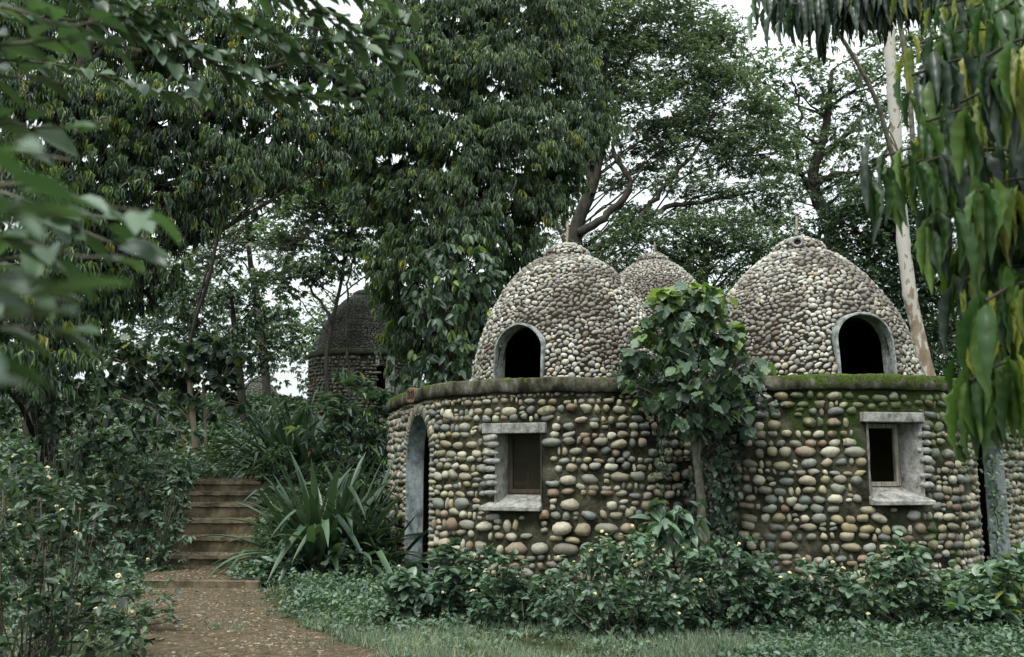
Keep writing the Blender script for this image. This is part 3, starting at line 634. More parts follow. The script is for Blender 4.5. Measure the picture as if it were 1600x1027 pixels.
# ---- huts further up the slope
def far_hut(label, c, zb, rs, phi0, pm, wm, slabm, win=True, coarse=1.25, RW=RW):
    h = thing('stone_hut', label, 'hut', 'domed stone huts'); a = np.radians(np.linspace(-180, 180, 120)) + phi0 + PI
    p = Path([(c[0] + RW * math.sin(x), c[1] - RW * math.cos(x)) for x in a])
    sw = p.near((c[0] + RW * math.sin(phi0), c[1] - RW * math.cos(phi0)))
    ops = [Opening(sw - .25, sw + .25, 1.28, 1.93)] if win else []
    mb = MB(); wall_sheet(mb, p, ops, 2.25, 0, 1); wall_stones(mb, p, ops, [], [], 0, p.L, 0, scale=coarse)
    if win: wall_sheet(mb, p, ops, 2.25, -.3, 1)
    o = mb.build('wall', [wm, M['mortar']], h)
    s = slab(p, h, c, mat=slabm)
    for x in (o, s): x.location.z = zb
    if win:
        q = MB(); o_ = ops[0]
        for (s_, z0, z1) in ((o_.s0 - .02, 1.94, 2.22), (o_.s1 + .14, 1.2, 2.22)):
            cc = p.at(s_, (z0 + z1) / 2, .01); box(q, cc, [np.array([*p.T(s_), 0]) * (.05 if s_ < sw else .13), np.array([*p.Nm(s_), 0]) * .03, np.array([0, 0, (z1 - z0) / 2])])
        f = q.build('window_frame', M['plaster'], h); f.location.z = zb
    return h
def dome_copy(src, hut, frm, to, s=1.0, mat=None, rz=0.0):
    o = src.copy(); C.objects.link(o); o.parent = hut
    Mx = Matrix.Translation(Vector(to)) @ Matrix.Rotation(rz, 4, 'Z') @ Matrix.Scale(s, 4) @ Matrix.Translation(-Vector(frm)); o.matrix_world = Mx
    if mat: o.data = src.data.copy(); o.data.materials[0] = mat; o.data.materials[1] = M['deep_gap']
    return o
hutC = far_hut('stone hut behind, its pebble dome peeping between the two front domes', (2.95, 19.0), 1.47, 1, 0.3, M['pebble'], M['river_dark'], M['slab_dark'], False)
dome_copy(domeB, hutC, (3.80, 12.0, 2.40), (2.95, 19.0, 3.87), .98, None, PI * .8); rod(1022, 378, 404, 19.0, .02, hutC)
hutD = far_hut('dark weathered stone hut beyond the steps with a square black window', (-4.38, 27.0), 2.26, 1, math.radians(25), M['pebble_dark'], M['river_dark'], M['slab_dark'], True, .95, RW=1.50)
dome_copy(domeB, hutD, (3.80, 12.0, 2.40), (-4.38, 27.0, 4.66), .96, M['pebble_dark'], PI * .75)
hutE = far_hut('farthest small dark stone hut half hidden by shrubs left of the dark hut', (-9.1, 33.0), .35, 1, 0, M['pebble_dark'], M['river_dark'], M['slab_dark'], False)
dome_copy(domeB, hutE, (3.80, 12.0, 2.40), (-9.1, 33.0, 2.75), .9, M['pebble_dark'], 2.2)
# ---- concrete steps
ZS = [.215, .425, .64, .855, 1.015, 1.175]
st = thing('stairs', 'flight of six worn concrete steps climbing the bank', 'stairs')
for i in range(6):
    f = i / 5; y0 = 12.94 + i * .45; xl = -4.72 - .46 * f; xr = -3.52 - .54 * f; z1 = ZS[i]; mb = MB()
    zb = -.05 if i == 0 else ZS[i - 1] - .06
    nx = 24; X = np.linspace(xl, xr, nx); wob = .006 * rng.standard_normal(nx)
    prof = [(y0 + .030, zb), (y0 + .032, z1 - .060), (y0, z1 - .052), (y0 + .012, z1), (y0 + .58, z1 + .002), (y0 + .58, zb)]
    V = np.array([[(x, y + (wob[k] if q in (1, 2, 3) else 0), z + (wob[k] * .5 if q in (2, 3) else 0)) for k, x in enumerate(X)] for q, (y, z) in enumerate(prof)]).reshape(-1, 3)
    a = np.arange(len(prof) - 1)[:, None] * nx; b = np.arange(nx - 1)[None]
    mb.add(V, [np.stack([a + b, a + b + 1, a + nx + b + 1, a + nx + b], -1).reshape(-1, 4), [[0, nx, 2 * nx, 3 * nx, 4 * nx, 5 * nx], [nx - 1, 6 * nx - 1, 5 * nx - 1, 4 * nx - 1, 3 * nx - 1, 2 * nx - 1]][0:0] or [[0, 0, 0, 0]][0:0]], 0, False)
    mb.add(V[::nx], [[[0, 1, 2, 3, 4, 5]]]); mb.add(V[nx - 1::nx], [[[5, 4, 3, 2, 1, 0]]])
    mb.build('step', M['step'], st)
mb = MB(); box(mb, (-3.68, 11.2, .035), [np.array([.74, -.07, 0]), np.array([.004, .045, 0]), np.array([0, 0, .055])])
e = mb.build('edging_board', M['step']); bv = e.modifiers.new('b', 'BEVEL'); bv.width = .01
tag(e, 'low mossy concrete edging across the path below the steps', 'edging')
# gravel and leaf litter on the path
def scatter_litter(name, P, sz, label):
    k = len(P); tv, tf = stone_template(k, 6, 2); ang = rng.uniform(0, 2 * PI, k); c_, s_ = np.cos(ang), np.sin(ang); z = np.zeros(k)
    a = sz * rng.uniform(.7, 1.6, k); b = sz * rng.uniform(.4, 1, k); h = sz * rng.uniform(.15, .5, k)
    R = np.stack([np.stack([c_ * a, s_ * a, z + rng.normal(0, .15, k) * a], -1), np.stack([-s_ * b, c_ * b, z], -1), np.stack([z, z, h], -1)], -1)
    mb = MB(); inst(mb, tv, tf, R, P, 0, False); return tag(mb.build(name, M['litter']), label, None, kind='stuff')
k = 16000; ri = rng.integers(0, PATHP.shape[0] - 1, k); u = rng.random(k) ** 1.0; row = PATHP[ri]; xy = row[:, 0] * (1 - u[:, None]) + row[:, -1] * u[:, None] + rng.normal(0, .12, (k, 2))
P1 = np.concatenate([xy, np.full((k, 1), .006)], 1); P1 = P1[P1[:, 1] > 5.5]; P1 = P1[P1[:, 1] < 11.15]; P1 = P1[rng.random(len(P1)) < .55 + .45 * np.sin(P1[:, 0] * 4) * np.sin(P1[:, 1] * 3)]
k2 = 3000; P2 = np.stack([rng.uniform(-4.4, -3.1, k2), rng.uniform(11.25, 12.93, k2), np.full(k2, .076)], -1)
k3 = 1500; P3 = np.stack([rng.uniform(-5.1, -4.0, k3), rng.uniform(15.3, 18.4, k3), np.zeros(k3)], -1); P3[:, 2] = H(P3[:, 0], P3[:, 1]) + .032
P4 = []
for i in range(6):
    kk = 420; f = i / 5; P4.append(np.stack([rng.uniform(-4.70 - .46 * f, -3.55 - .54 * f, kk), 12.97 + .45 * i + .42 * rng.beta(1.6, 1, kk), np.full(kk, ZS[i] + .003)], -1))
PA = np.concatenate([P1, P2, P3, *P4]); scatter_litter('gravel', PA, .011 * rng.uniform(.3, 1.6, len(PA)) ** 1.3, 'small stones and dead leaf bits on the earth path')
# ================================================================== VEGETATION
def leaf_template(xs, hw, fold=.15, droop=.15, curl=0.0):
    """strip leaf of unit length: per station left, mid, right"""
    V = []
    for x, w in zip(xs, hw): V += [(x, w, fold * w - droop * x * x), (x, 0, -droop * x * x), (x, -w, fold * w - droop * x * x)]
    n = len(xs); F_ = []
    for i in range(n - 1): a = 3 * i; F_ += [(a, a + 3, a + 4, a + 1), (a + 1, a + 4, a + 5, a + 2)]
    return np.array(V, float), [np.array(F_)]
T_LANCE = leaf_template([0, .18, .45, .75, 1], [.04, .38, .5, .28, .01], .5, .22)
T_LANCE2 = leaf_template([0, .4, 1], [.05, .5, .01], .5, .2)
T_OVAL = leaf_template([0, .2, .5, .8, 1], [.03, .42, .5, .3, .01], .25, .15)
T_HEART = leaf_template([-.12, 0, .25, .55, .82, 1.0], [.22, .44, .52, .40, .17, .01], .22, .28)
T_DIA = (np.array([(0, 0, 0), (.42, .5, .1), (1, 0, -.12), (.42, -.5, .1)], float), [np.array([(0, 1, 2), (0, 2, 3)])])
# lobed leaf (sapling between the huts)
_a = np.linspace(-PI * .93, PI * .93, 37); _r = .47 + .16 * np.exp(-(_a / .28) ** 2) + .08 * np.exp(-((np.abs(_a) - 1.1) / .28) ** 2) - .09 * (np.abs(_a) / PI) ** 3 + .05 * np.cos(_a) + .018 * np.cos(15 * _a)
_V = np.stack([.38 + _r * np.cos(_a), _r * np.sin(_a), .10 * np.abs(_r * np.sin(_a)) - .10 * (_r * np.cos(_a) + .4) ** 2 + .03 * np.sin(_a * 7)], -1)
T_LOBE = (np.vstack([[.12, 0, 0], _V]), [np.array([(0, i, i + 1) for i in range(1, 37)])])
# wavy-margined long leaf (ashoka)
_x = np.linspace(0, 1, 13); _w = np.array([.05, .30, .44, .50, .52, .50, .47, .43, .37, .30, .21, .11, .01])
_v = []
for i, (x, w) in enumerate(zip(_x, _w)):
    _v += [(x, w * (1 + .04 * math.sin(i * 2.4)), .25 * w + .07 * w * math.sin(i * 2.4) - .16 * x * x), (x, 0, -.16 * x * x), (x, -w * (1 + .04 * math.cos(i * 2.1)), .25 * w + .07 * w * math.cos(i * 2.1) - .16 * x * x)]
T_WAVY = (np.array(_v), [np.array([f for i in range(12) for a in [3 * i] for f in ((a, a + 3, a + 4, a + 1), (a + 1, a + 4, a + 5, a + 2))])])
def leaves(mb, P, D, Up, Ln, Wd, tmpl, mat=0, smooth=True):
    D = unit(D); Nn = unit(Up - (Up * D).sum(-1, keepdims=True) * D); B = np.cross(Nn, D)
    Ln = np.broadcast_to(Ln, (len(P),)); Wd = np.broadcast_to(Wd, (len(P),))
    R = np.stack([D * Ln[:, None], B * Wd[:, None], Nn * Ln[:, None]], -1)
    tv = tmpl[0].copy()
    inst(mb, tv, tmpl[1], R, P, mat, smooth)
def rnd_dirs(n): return unit(rng.standard_normal((n, 3)))
def blob(px, py, rpx, Y, ry=None, depth=1.0):
    c = W(px, py, Y); r = rpx * Y / F; return (c, np.array([r, r * depth, (ry or rpx) * Y / F]))
def subclumps(blobs, dens, lo=.45, hi=1.0, up=.25):
    """centres of small clumps inside each blob; returns centre, outward dir, size"""
    Cs, Os, Sz, Bi = [], [], [], []
    for bi, (c, r) in enumerate(blobs):
        k = max(4, int(dens * r[0] * max(r[2], .3))); d = rnd_dirs(k); d[:, 2] += up; d = unit(d); q = rng.uniform(lo, hi, (k, 1)) ** .6
        Cs.append(c + d * r * q); Os.append(d); Sz.append(np.full(k, r.mean())); Bi.append(np.full(k, bi))
    return np.concatenate(Cs), np.concatenate(Os), np.concatenate(Sz), np.concatenate(Bi)
def spread(Cs, Os, n, sig, flat=.6):
    k = len(Cs); P = np.repeat(Cs, n, 0) + rng.standard_normal((k * n, 3)) * sig * [1, 1, flat]; return P, np.repeat(Os, n, 0)
def tuft_leaves(mb, P, O, n, L, wr, droop, tmpl, mats, probs, jit=.45, mat_by_tuft=True, lift=0.0, upb=.3):
    """n leaves per tuft point, fanning out round a sideways axis then hanging by `droop`"""
    m = len(P); th = rng.uniform(0, 2 * PI, (m, n)); side = np.stack([np.cos(th), np.sin(th), np.zeros_like(th)], -1)
    D = side * rng.uniform(.3, 1.0, (m, n, 1)) + O[:, None] * .35 + np.array([0, 0, -1.0]) * droop * rng.uniform(.6, 1.4, (m, n, 1)) + rng.normal(0, jit, (m, n, 3)) * .5
    D[..., 2] += lift
    D = unit(D).reshape(-1, 3); Up = (side * .9 + np.array([0, 0, 1.0]) * upb + rng.normal(0, .25, (m, n, 3))).reshape(-1, 3) if droop > .6 else (np.array([0, 0, 1.0]) + rng.normal(0, .42, (m, n, 3)) + side * .1).reshape(-1, 3)
    PP = (np.repeat(P[:, None], n, 1) + rng.normal(0, .02, (m, n, 3))).reshape(-1, 3)
    ln = rng.uniform(L[0], L[1], m * n); w = ln * wr * rng.uniform(.8, 1.2, m * n)
    mi = rng.choice(mats, m, p=probs); mi = np.repeat(mi, n) if mat_by_tuft else rng.choice(mats, m * n, p=probs)
    leaves(mb, PP, D, Up, ln, w, tmpl, mi)
def bez(a, b, c, d, n=9):
    t = np.linspace(0, 1, n)[:, None]; return (1 - t) ** 3 * a + 3 * (1 - t) ** 2 * t * b + 3 * (1 - t) * t * t * c + t ** 3 * d
def wood(trunk, tr, blobs, Cs, Bi, mats, parent, name='trunk', twig=.010, limbr=.30, maxtw=14, wander=.11):
    """trunk polyline with limbs reaching every blob and twigs reaching its clumps"""
    mb = MB(); tp = catmull(trunk, 6); tr_ = np.interp(np.linspace(0, 1, len(tp)), np.linspace(0, 1, len(tr)), tr)
    tp = tp + rng.normal(0, .012, tp.shape) * tr_[:, None] * 4; tube(mb, tp, tr_, 10)
    used = []
    for i, (c, r) in enumerate(blobs):
        d = np.linalg.norm(tp[:, :2] - c[:2], axis=1); dz = c[2] - tp[:, 2]
        cost = np.abs(dz - .55 * d - .3) + .5 * d + np.where(dz < 0, 1.5, 0); k = int(np.argmin(cost)); a = tp[k]; v = c - a; L = np.linalg.norm(v)
        if L < .15: continue
        side = np.array([v[0], v[1], 0]); p = bez(a, a + side * .35 + [0, 0, .25 * L * (1 if v[2] > 0 else .3)], a + v * .7 + [0, 0, .10 * L] + rng.normal(0, wander * L, 3), c, 10)
        p[1:-1] += np.cumsum(rng.normal(0, .022 * L, (8, 3)), 0) * np.sin(np.linspace(.3, 2.9, 8))[:, None]
        r0 = max(twig * 1.8, min(tr_[k] * .6, limbr * tr_[0] * (.5 + .08 * L))); tube(mb, p, np.linspace(r0, max(twig * 1.1, r0 * .25), 10), 6)
        idx = np.where(Bi == i)[0]
        for j in rng.permutation(idx)[:maxtw]:
            e = Cs[j]; s0 = p[rng.integers(5, 10)]; m_ = (s0 + e) / 2 + [0, 0, .12 * np.linalg.norm(e - s0)] + rng.normal(0, .04, 3)
            tube(mb, np.array([s0, m_, e]), [twig, twig * .7, twig * .35], 4)
    return mb.build(name, mats, parent)
def tree(name, label, cat, blobs, trunk, tr, style, group=None, barkm='bark', dens=10, n=5, sig=.22, nl=8, L=(.12, .18), wr=.22, droop=1.0, tmpl=T_DIA, mats=('leaf',), probs=(1,), flat=.6, lift=0, twig=.01, limbr=.3, up=.25, lo=.45, maxtw=14, by_tuft=True, upb=.3, jit=.45):
    t = thing(name, label, cat, group)
    Cs, Os, Sz, Bi = subclumps(blobs, dens, lo, 1.0, up); P, O = spread(Cs, Os, n, sig, flat)
    mb = MB(); tuft_leaves(mb, P, O, nl, L, wr, droop, tmpl, np.arange(len(mats)), probs, jit, by_tuft, lift, upb)
    mb.build('crown', [M[x] for x in mats], t)
    wood(trunk, tr, blobs, Cs, Bi, M[barkm], t, 'trunk', twig, limbr, maxtw)
    return t
def B(Y, *rows): return [blob(a, b, c, Y + (rest[0] if rest else 0), rest[1] if len(rest) > 1 else None) for a, b, c, *rest in rows]
# ---- great weeping tree in the middle, behind the left hut
bl = B(19, (640, 60, 60, .5), (720, 30, 75, -.5), (810, 40, 80), (880, 20, 50, .5), (600, 10, 40, 1), (690, 110, 70, -.6), (780, 130, 85, -.8), (870, 120, 70), (925, 175, 40), (600, 150, 50), (640, 200, 65, -.5), (720, 220, 75, -1), (810, 230, 80, -1),
       (885, 220, 65, -.3), (590, 250, 50), (650, 300, 60, -.5), (730, 300, 65, -1.3), (805, 320, 65, -.8), (860, 300, 45), (590, 330, 42), (622, 395, 42, -.5), (670, 380, 50, -1), (735, 370, 55, -1.5), (800, 390, 50, -.6), (632, 450, 34), (650, 500, 40), (632, 530, 22, .5), (606, 440, 22, .3), (612, 478, 20, .3), (700, 480, 55, -.2), (760, 450, 45, 0), (560, 200, 30, .5), (565, 300, 25, .5), (640, 560, 40, .5), (720, 560, 45, .6), (760, 520, 35, .5))
tree('weeping_tree', 'tall weeping evergreen with hanging narrow leaves directly behind the left hut', 'tree', bl, [W(700, 640, 19.3), W(705, 500, 19.2), W(715, 380, 19), W(735, 230, 19), W(760, 90, 19), W(790, -40, 19)], [.24, .22, .18, .14, .09, .05], 0, 'weeping evergreens',
     dens=50, n=11, sig=.18, nl=11, L=(.13, .22), wr=.115, droop=1.5, tmpl=T_LANCE2, mats=('leaf_weep_pale', 'leaf_cool', 'leaf_yellow', 'leaf_fresh'), probs=(.66, .24, .015, .085), lo=.35, up=.1)
# ---- feathery spreading tree, right of it
bl = B(27, (900, 40, 60), (960, 20, 70), (1040, 10, 70), (1090, 50, 55, 1), (950, 95, 60), (1020, 85, 70), (1090, 110, 55), (930, 150, 45, 1), (1000, 160, 55), (1075, 170, 60), (1140, 150, 50), (1180, 190, 50), (1020, 220, 50, 1), (1090, 230, 55), (1150, 240, 55), (1205, 240, 45),
       (1000, 270, 35, 1, 20), (1060, 290, 45, 0, 22), (1120, 300, 50, 0, 25), (1180, 300, 45, 0, 25), (1080, 340, 45, 1, 18), (1150, 345, 50, 0, 18), (980, 330, 28, 1, 15), (930, 225, 30, 1, 25), (1130, 60, 40), (1215, 330, 40, 1), (895, 100, 45, 1), (915, 250, 30, 1), (895, 300, 28, 1), (950, 285, 26, 1), (975, 350, 26, 1), (880, 350, 24, 1), (930, 380, 24, 1.5), (860, 390, 24, 1.5))
tree('raintree', 'spreading feathery-leaved tree with dark forking limbs behind the left dome', 'tree', bl, [W(903, 560, 27), W(902, 440, 27), W(900, 360, 27), W(925, 290, 27), W(940, 210, 27), W(945, 120, 27), W(960, 30, 27)], [.26, .24, .22, .19, .15, .09, .05], 0, None,
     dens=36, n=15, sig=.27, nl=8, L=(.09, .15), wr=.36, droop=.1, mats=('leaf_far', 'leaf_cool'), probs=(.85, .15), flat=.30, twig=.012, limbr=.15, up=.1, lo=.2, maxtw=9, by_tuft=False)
# extra big limbs of that tree
mb = MB()
for pl, r in (([(905, 365), (950, 335), (985, 290), (960, 235), (965, 180)], (.14, .05)), ([(903, 400), (960, 372), (1030, 330), (1100, 315), (1180, 300)], (.13, .04)), ([(925, 300), (915, 250), (895, 200), (890, 130)], (.13, .04)), ([(985, 350), (1060, 345), (1140, 345), (1210, 352)], (.11, .03)), ([(1000, 345), (1040, 290), (1085, 240), (1120, 170)], (.09, .03)), ([(903, 430), (880, 370), (860, 330)], (.1, .03))):
    p = catmull([W(x, y, 26.8) for x, y in pl], 6); tube(mb, p + rng.normal(0, .03, p.shape), np.linspace(r[0], r[1], len(p)), 8)
rt = bpy.data.objects['raintree']; mb.build('limb', M['bark'], rt)
# ---- trees beyond, right
bl = B(31, (1160, 100, 45), (1210, 130, 50), (1260, 120, 50), (1310, 140, 50), (1350, 120, 45), (1230, 190, 50), (1290, 200, 50), (1345, 200, 45), (1180, 170, 35), (1270, 250, 50), (1330, 260, 50), (1220, 260, 45), (1380, 240, 40), (1310, 310, 45), (1240, 300, 30), (1365, 310, 40), (1400, 160, 40), (1420, 90, 45), (1380, 60, 40), (1450, 150, 45), (1470, 60, 50), (1440, 230, 40))
tree('jungle_tree', 'thin-crowned tree with sky showing through, behind and above the right dome', 'tree', bl, [W(1330, 560, 31), W(1320, 450, 31), W(1295, 350, 31), (W(1270, 285, 31)), W(1290, 200, 31), W(1300, 110, 31)], [.32, .30, .25, .2, .14, .06], 0, None,
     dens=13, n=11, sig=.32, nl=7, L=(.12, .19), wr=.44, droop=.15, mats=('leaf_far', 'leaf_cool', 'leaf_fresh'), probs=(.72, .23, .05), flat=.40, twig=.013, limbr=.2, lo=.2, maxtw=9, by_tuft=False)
mb = MB()
for pl, r in (([(1295, 350), (1262, 290), (1248, 270), (1215, 262), (1190, 240)], (.16, .04)), ([(1262, 290), (1300, 275), (1340, 270), (1380, 250)], (.15, .05)), ([(1250, 272), (1245, 220), (1250, 170), (1235, 120)], (.07, .03))):
    p = catmull([W(x, y, 30.8) for x, y in pl], 6); tube(mb, p + rng.normal(0, .03, p.shape), np.linspace(r[0], r[1], len(p)), 8)
mb.build('limb', M['bark'], bpy.data.objects['jungle_tree'])
# darker dense trees low behind the domes
bl = B(24, (1330, 360, 50), (1380, 340, 55), (1430, 360, 50), (1300, 390, 40), (1400, 410, 60), (1460, 420, 50), (1360, 440, 50), (1430, 470, 55), (1480, 500, 50), (1450, 540, 50), (1500, 440, 45), (1420, 560, 45), (1520, 540, 50), (1560, 480, 50), (1480, 330, 50), (1550, 400, 50), (1580, 560, 50), (1600, 430, 50), (1340, 320, 36), (1300, 345, 34), (1400, 300, 34), (1390, 380, 45), (1340, 410, 45), (1450, 290, 34), (1370, 500, 45), (1440, 600, 50), (1500, 600, 50))
tree('jungle_tree', 'dense dark bushy tree behind the right hut, right of its dome', 'tree', bl, [W(1440, 640, 24), W(1430, 500, 24), W(1410, 400, 24), W(1400, 330, 24)], [.2, .17, .12, .06], 0, None,
     dens=34, n=10, sig=.22, nl=8, L=(.10, .16), wr=.40, droop=.2, mats=('leaf', 'leaf_cool', 'leaf_deep'), probs=(.4, .25, .35), twig=.012, lo=.3, maxtw=5, by_tuft=False)
bl = B(25, (1000, 390, 40), (1050, 380, 45), (1100, 400, 50), (1150, 395, 45), (1190, 390, 40), (1120, 440, 45), (1060, 430, 40), (1170, 440, 40), (960, 400, 35), (1225, 370, 35), (940, 440, 40, 2), (1100, 500, 45, 1), (1050, 500, 40, 1), (900, 400, 35, 2), (1010, 430, 38), (1080, 355, 32), (1140, 350, 30), (1030, 350, 28), (1200, 425, 36), (980, 360, 28))
tree('jungle_tree', 'bushy grey-green tree filling the gap between the left and right domes', 'tree', bl, [W(1090, 640, 25), W(1095, 520, 25), W(1100, 420, 25), W(1105, 380, 25)], [.2, .16, .12, .06], 0, None,
     dens=34, n=10, sig=.22, nl=8, L=(.09, .15), wr=.42, droop=.2, mats=('leaf_far', 'leaf_cool', 'leaf'), probs=(.4, .3, .3), twig=.012, lo=.3, maxtw=5, by_tuft=False)
# ---- trees in the middle-left distance
bl = B(25, (545, 310, 50), (500, 330, 40), (560, 370, 45), (510, 390, 40), (460, 350, 40), (440, 400, 40), (480, 430, 35), (420, 450, 35), (530, 345, 40), (600, 330, 40, 1), (620, 400, 35, 2), (540, 400, 35), (500, 290, 35))
tree('jungle_tree', 'slender airy tree standing in front of the dark distant hut', 'tree', bl, [W(513, 620, 25), W(510, 560, 25), W(520, 500, 25), W(535, 430, 25), W(548, 340, 25)], [.065, .06, .055, .045, .03], 0, None,
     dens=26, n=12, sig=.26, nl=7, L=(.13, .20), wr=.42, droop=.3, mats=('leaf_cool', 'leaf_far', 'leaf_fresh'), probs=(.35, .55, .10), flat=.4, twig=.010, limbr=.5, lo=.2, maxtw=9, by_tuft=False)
mb = MB()
for pl, r in (([(520, 500), (500, 470), (470, 430), (450, 395)], (.05, .02)), ([(548, 620), (543, 560), (541, 500), (549, 420), (560, 380)], (.045, .02))):
    p = catmull([W(x, y, 24.9) for x, y in pl], 6); tube(mb, p + rng.normal(0, .02, p.shape), np.linspace(r[0], r[1], len(p)), 7)
mb.build('limb', M['bark'], bpy.data.objects['jungle_tree.003'])
bl = B(22, (400, 470, 40), (370, 500, 45), (430, 500, 35), (340, 450, 40), (390, 540, 40), (320, 520, 40), (300, 470, 40), (450, 540, 30), (350, 570, 40), (280, 540, 45), (260, 480, 45), (430, 570, 25))
tree('jungle_tree', 'low dark bushy tree in the middle distance left of the distant hut', 'tree', bl, [W(380, 660, 22), W(375, 590, 22), W(365, 500, 22), W(360, 450, 22)], [.1, .09, .06, .03], 0, None,
     dens=22, n=8, sig=.20, nl=6, L=(.12, .18), wr=.42, droop=.4, mats=('leaf_cool', 'leaf', 'leaf_deep'), probs=(.35, .35, .3), twig=.010, lo=.3, maxtw=5, by_tuft=False)
bl = B(29, (400, 370, 35), (380, 330, 35), (430, 340, 30, 0, 22), (360, 400, 40), (420, 300, 40), (330, 340, 40), (470, 290, 35), (390, 280, 30), (440, 410, 30), (310, 400, 40), (520, 280, 40))
tree('jungle_tree', 'pale hazy tree against the bright sky gap at middle left', 'tree', bl, [W(420, 640, 29), W(405, 500, 29), W(390, 400, 29), W(385, 330, 29)], [.14, .12, .08, .04], 0, None,
     dens=22, n=11, sig=.32, nl=7, L=(.13, .20), wr=.42, droop=.2, mats=('leaf_far', 'leaf_cool'), probs=(.7, .3), flat=.4, twig=.014, limbr=.4, lo=.2, maxtw=9, by_tuft=False)
# ---- far wood closing the view
bl = []
bl += B(44, *[(x, 470 + rng.uniform(-20, 20), 60) for x in np.linspace(-60, 330, 9)])
for x in np.linspace(-60, 1660, 40): bl += B(46 + rng.uniform(-3, 6), (x, 570 - rng.uniform(0, 20) - (25 if x > 1150 else 0), 55), (x, 510 - rng.uniform(0, 30) - (30 if x > 1150 or x < 330 else -15), 45))
Cs, Os, Sz, Bi = subclumps(bl, 7, .5); P, O = spread(Cs, Os, 6, .5, .7); mb = MB()
tuft_leaves(mb, P, O, 6, (.20, .34), .5, .3, T_DIA, [0, 1], (.6, .4), mat_by_tuft=False); tag(mb.build('woods', [M['leaf_far'], M['leaf_cool']]), 'far-off wood closing the view under the tree crowns', None, kind='stuff')
# ---- weeping tree on the left
bl = B(13, (-20, 60, 90), (80, 40, 90, 1), (180, 60, 90, 1), (290, 50, 80, 1), (390, 60, 70, 1.5), (480, 80, 60, 2), (550, 110, 50, 2), (40, 170, 90, -1), (140, 180, 85), (240, 190, 75), (330, 180, 70, .5), (420, 190, 60, 1), (500, 200, 55, 1.5), (560, 210, 40, 1.5), (20, 300, 80, -1.5), (110, 290, 75, -.5), (200, 290, 65), (280, 280, 60), (360, 260, 55), (430, 270, 45, 1),
       (50, 400, 75, -1.5), (140, 390, 65, -.5), (220, 370, 55), (290, 350, 40), (500, 260, 38, 1.2), (330, 320, 30), (20, 500, 60, -2), (110, 480, 55, -1), (190, 450, 45), (30, 570, 45, -2.5), (90, 545, 35, -2), (240, 430, 35), (610, 60, 35, 2.5), (580, 160, 30, 2))
tree('weeping_tree', 'dark weeping tree with yellow young leaves spreading over the left bank', 'tree', bl, [W(60, 720, 13), W(65, 560, 13), W(75, 420, 13), W(95, 250, 13), W(130, 100, 13), W(170, -60, 13)], [.22, .2, .17, .14, .10, .05], 0, 'weeping evergreens',
     dens=85, n=7, sig=.14, nl=11, L=(.11, .19), wr=.13, droop=1.7, tmpl=T_LANCE2, mats=('leaf_weep', 'leaf_weep_pale', 'leaf_deep', 'leaf_yellow', 'leaf_fresh'), probs=(.36, .24, .22, .04, .14), lo=.3, up=.1)
# dark creeper hanging in that tree
t = thing('creeper', 'dark heart-leaved creeper hanging below the left weeping tree against the sky', 'creeper')
bl = B(16, (320, 250, 30), (310, 290, 32), (325, 320, 26), (300, 225, 25)); Cs, Os, Sz, Bi = subclumps(bl, 160, .3); mb = MB()
tuft_leaves(mb, Cs, Os, 4, (.10, .15), .85, .9, T_HEART, [0], (1,)); mb.build('foliage', M['leaf_deep'], t)
mb = MB(); tube(mb, catmull([W(300, 120, 16), W(305, 200, 16), W(318, 260, 16), W(322, 330, 16)], 6), .012, 5); mb.build('stem', M['bark'], t)
# bare-twigged tree at left behind (fine branches against the sky)
t = thing('bare_twigged_tree', 'fine dark twiggy branches against the bright gap at middle left', 'tree'); mb = MB()
def twigs(mb, a, d, L, r, lev):
    n_ = 6; p = [a]; 
    for i in range(n_): d = unit(d + rng.normal(0, .16, 3) + [0, 0, .02]); p.append(p[-1] + d * L / n_)
    p = np.array(p); tube(mb, p, np.linspace(r, r * .55, n_ + 1), 4)
    if lev:
        for i in range(2, n_ + 1):
            for q in range(1 if lev > 1 else 2): twigs(mb, p[i], unit(d + rnd_dirs(1)[0] * .9), L * .55, r * .5, lev - 1)
twigs(mb, W(300, 520, 20), unit(W(370, 350, 20) - W(300, 520, 20)), 2.6, .026, 3); twigs(mb, W(345, 330, 20), unit(W(430, 230, 20) - W(345, 330, 20)), 1.7, .018, 3); twigs(mb, W(365, 380, 20), unit(W(470, 360, 20) - W(365, 380, 20)), 1.6, .015, 3)
tube(mb, catmull([W(285, 650, 20), W(292, 590, 20), W(300, 520, 20), W(330, 420, 20), W(345, 330, 20)], 5), [.05] * 5 + [.04] * 16, 8)
mb.build('trunk', M['bark'], t)
# ---- eucalyptus
t = thing('eucalyptus_tree', 'pale flaking-barked eucalyptus trunk leaning left behind the right hut', 'tree')
mb = MB(); p = catmull([W(1466, 640, 16.5), W(1447, 580, 16.5), W(1430, 500, 16.5), W(1417, 420, 16.5), W(1409, 330, 16.5), W(1403, 200, 16.6), (W(1394, 80, 16.7)), W(1388, -60, 16.8)], 8)
p = p + np.cumsum(rng.normal(0, .006, p.shape), 0) * [1, 1, 0]; rr = .88 * np.interp(np.linspace(0, 1, len(p)), [0, .1, .3, .6, 1], [.20, .165, .140, .125, .115]) * (1 + .05 * rng.standard_normal(len(p))); tube(mb, p, rr, 20); mb.build('trunk', M['flake'], t)
mb = MB(); tube(mb, catmull([W(1428, 330, 16.7), W(1425, 200, 16.8), W(1416, 100, 16.9), W(1405, 30, 17)], 6), [.05] * 19, 8)
tube(mb, catmull([W(1405, 265, 16.5), W(1392, 235, 16.4), W(1372, 165, 16.2), W(1340, 100, 16), W(1300, 35, 15.8), W(1280, 0, 15.8)], 6), np.linspace(.05, .03, 31), 7)
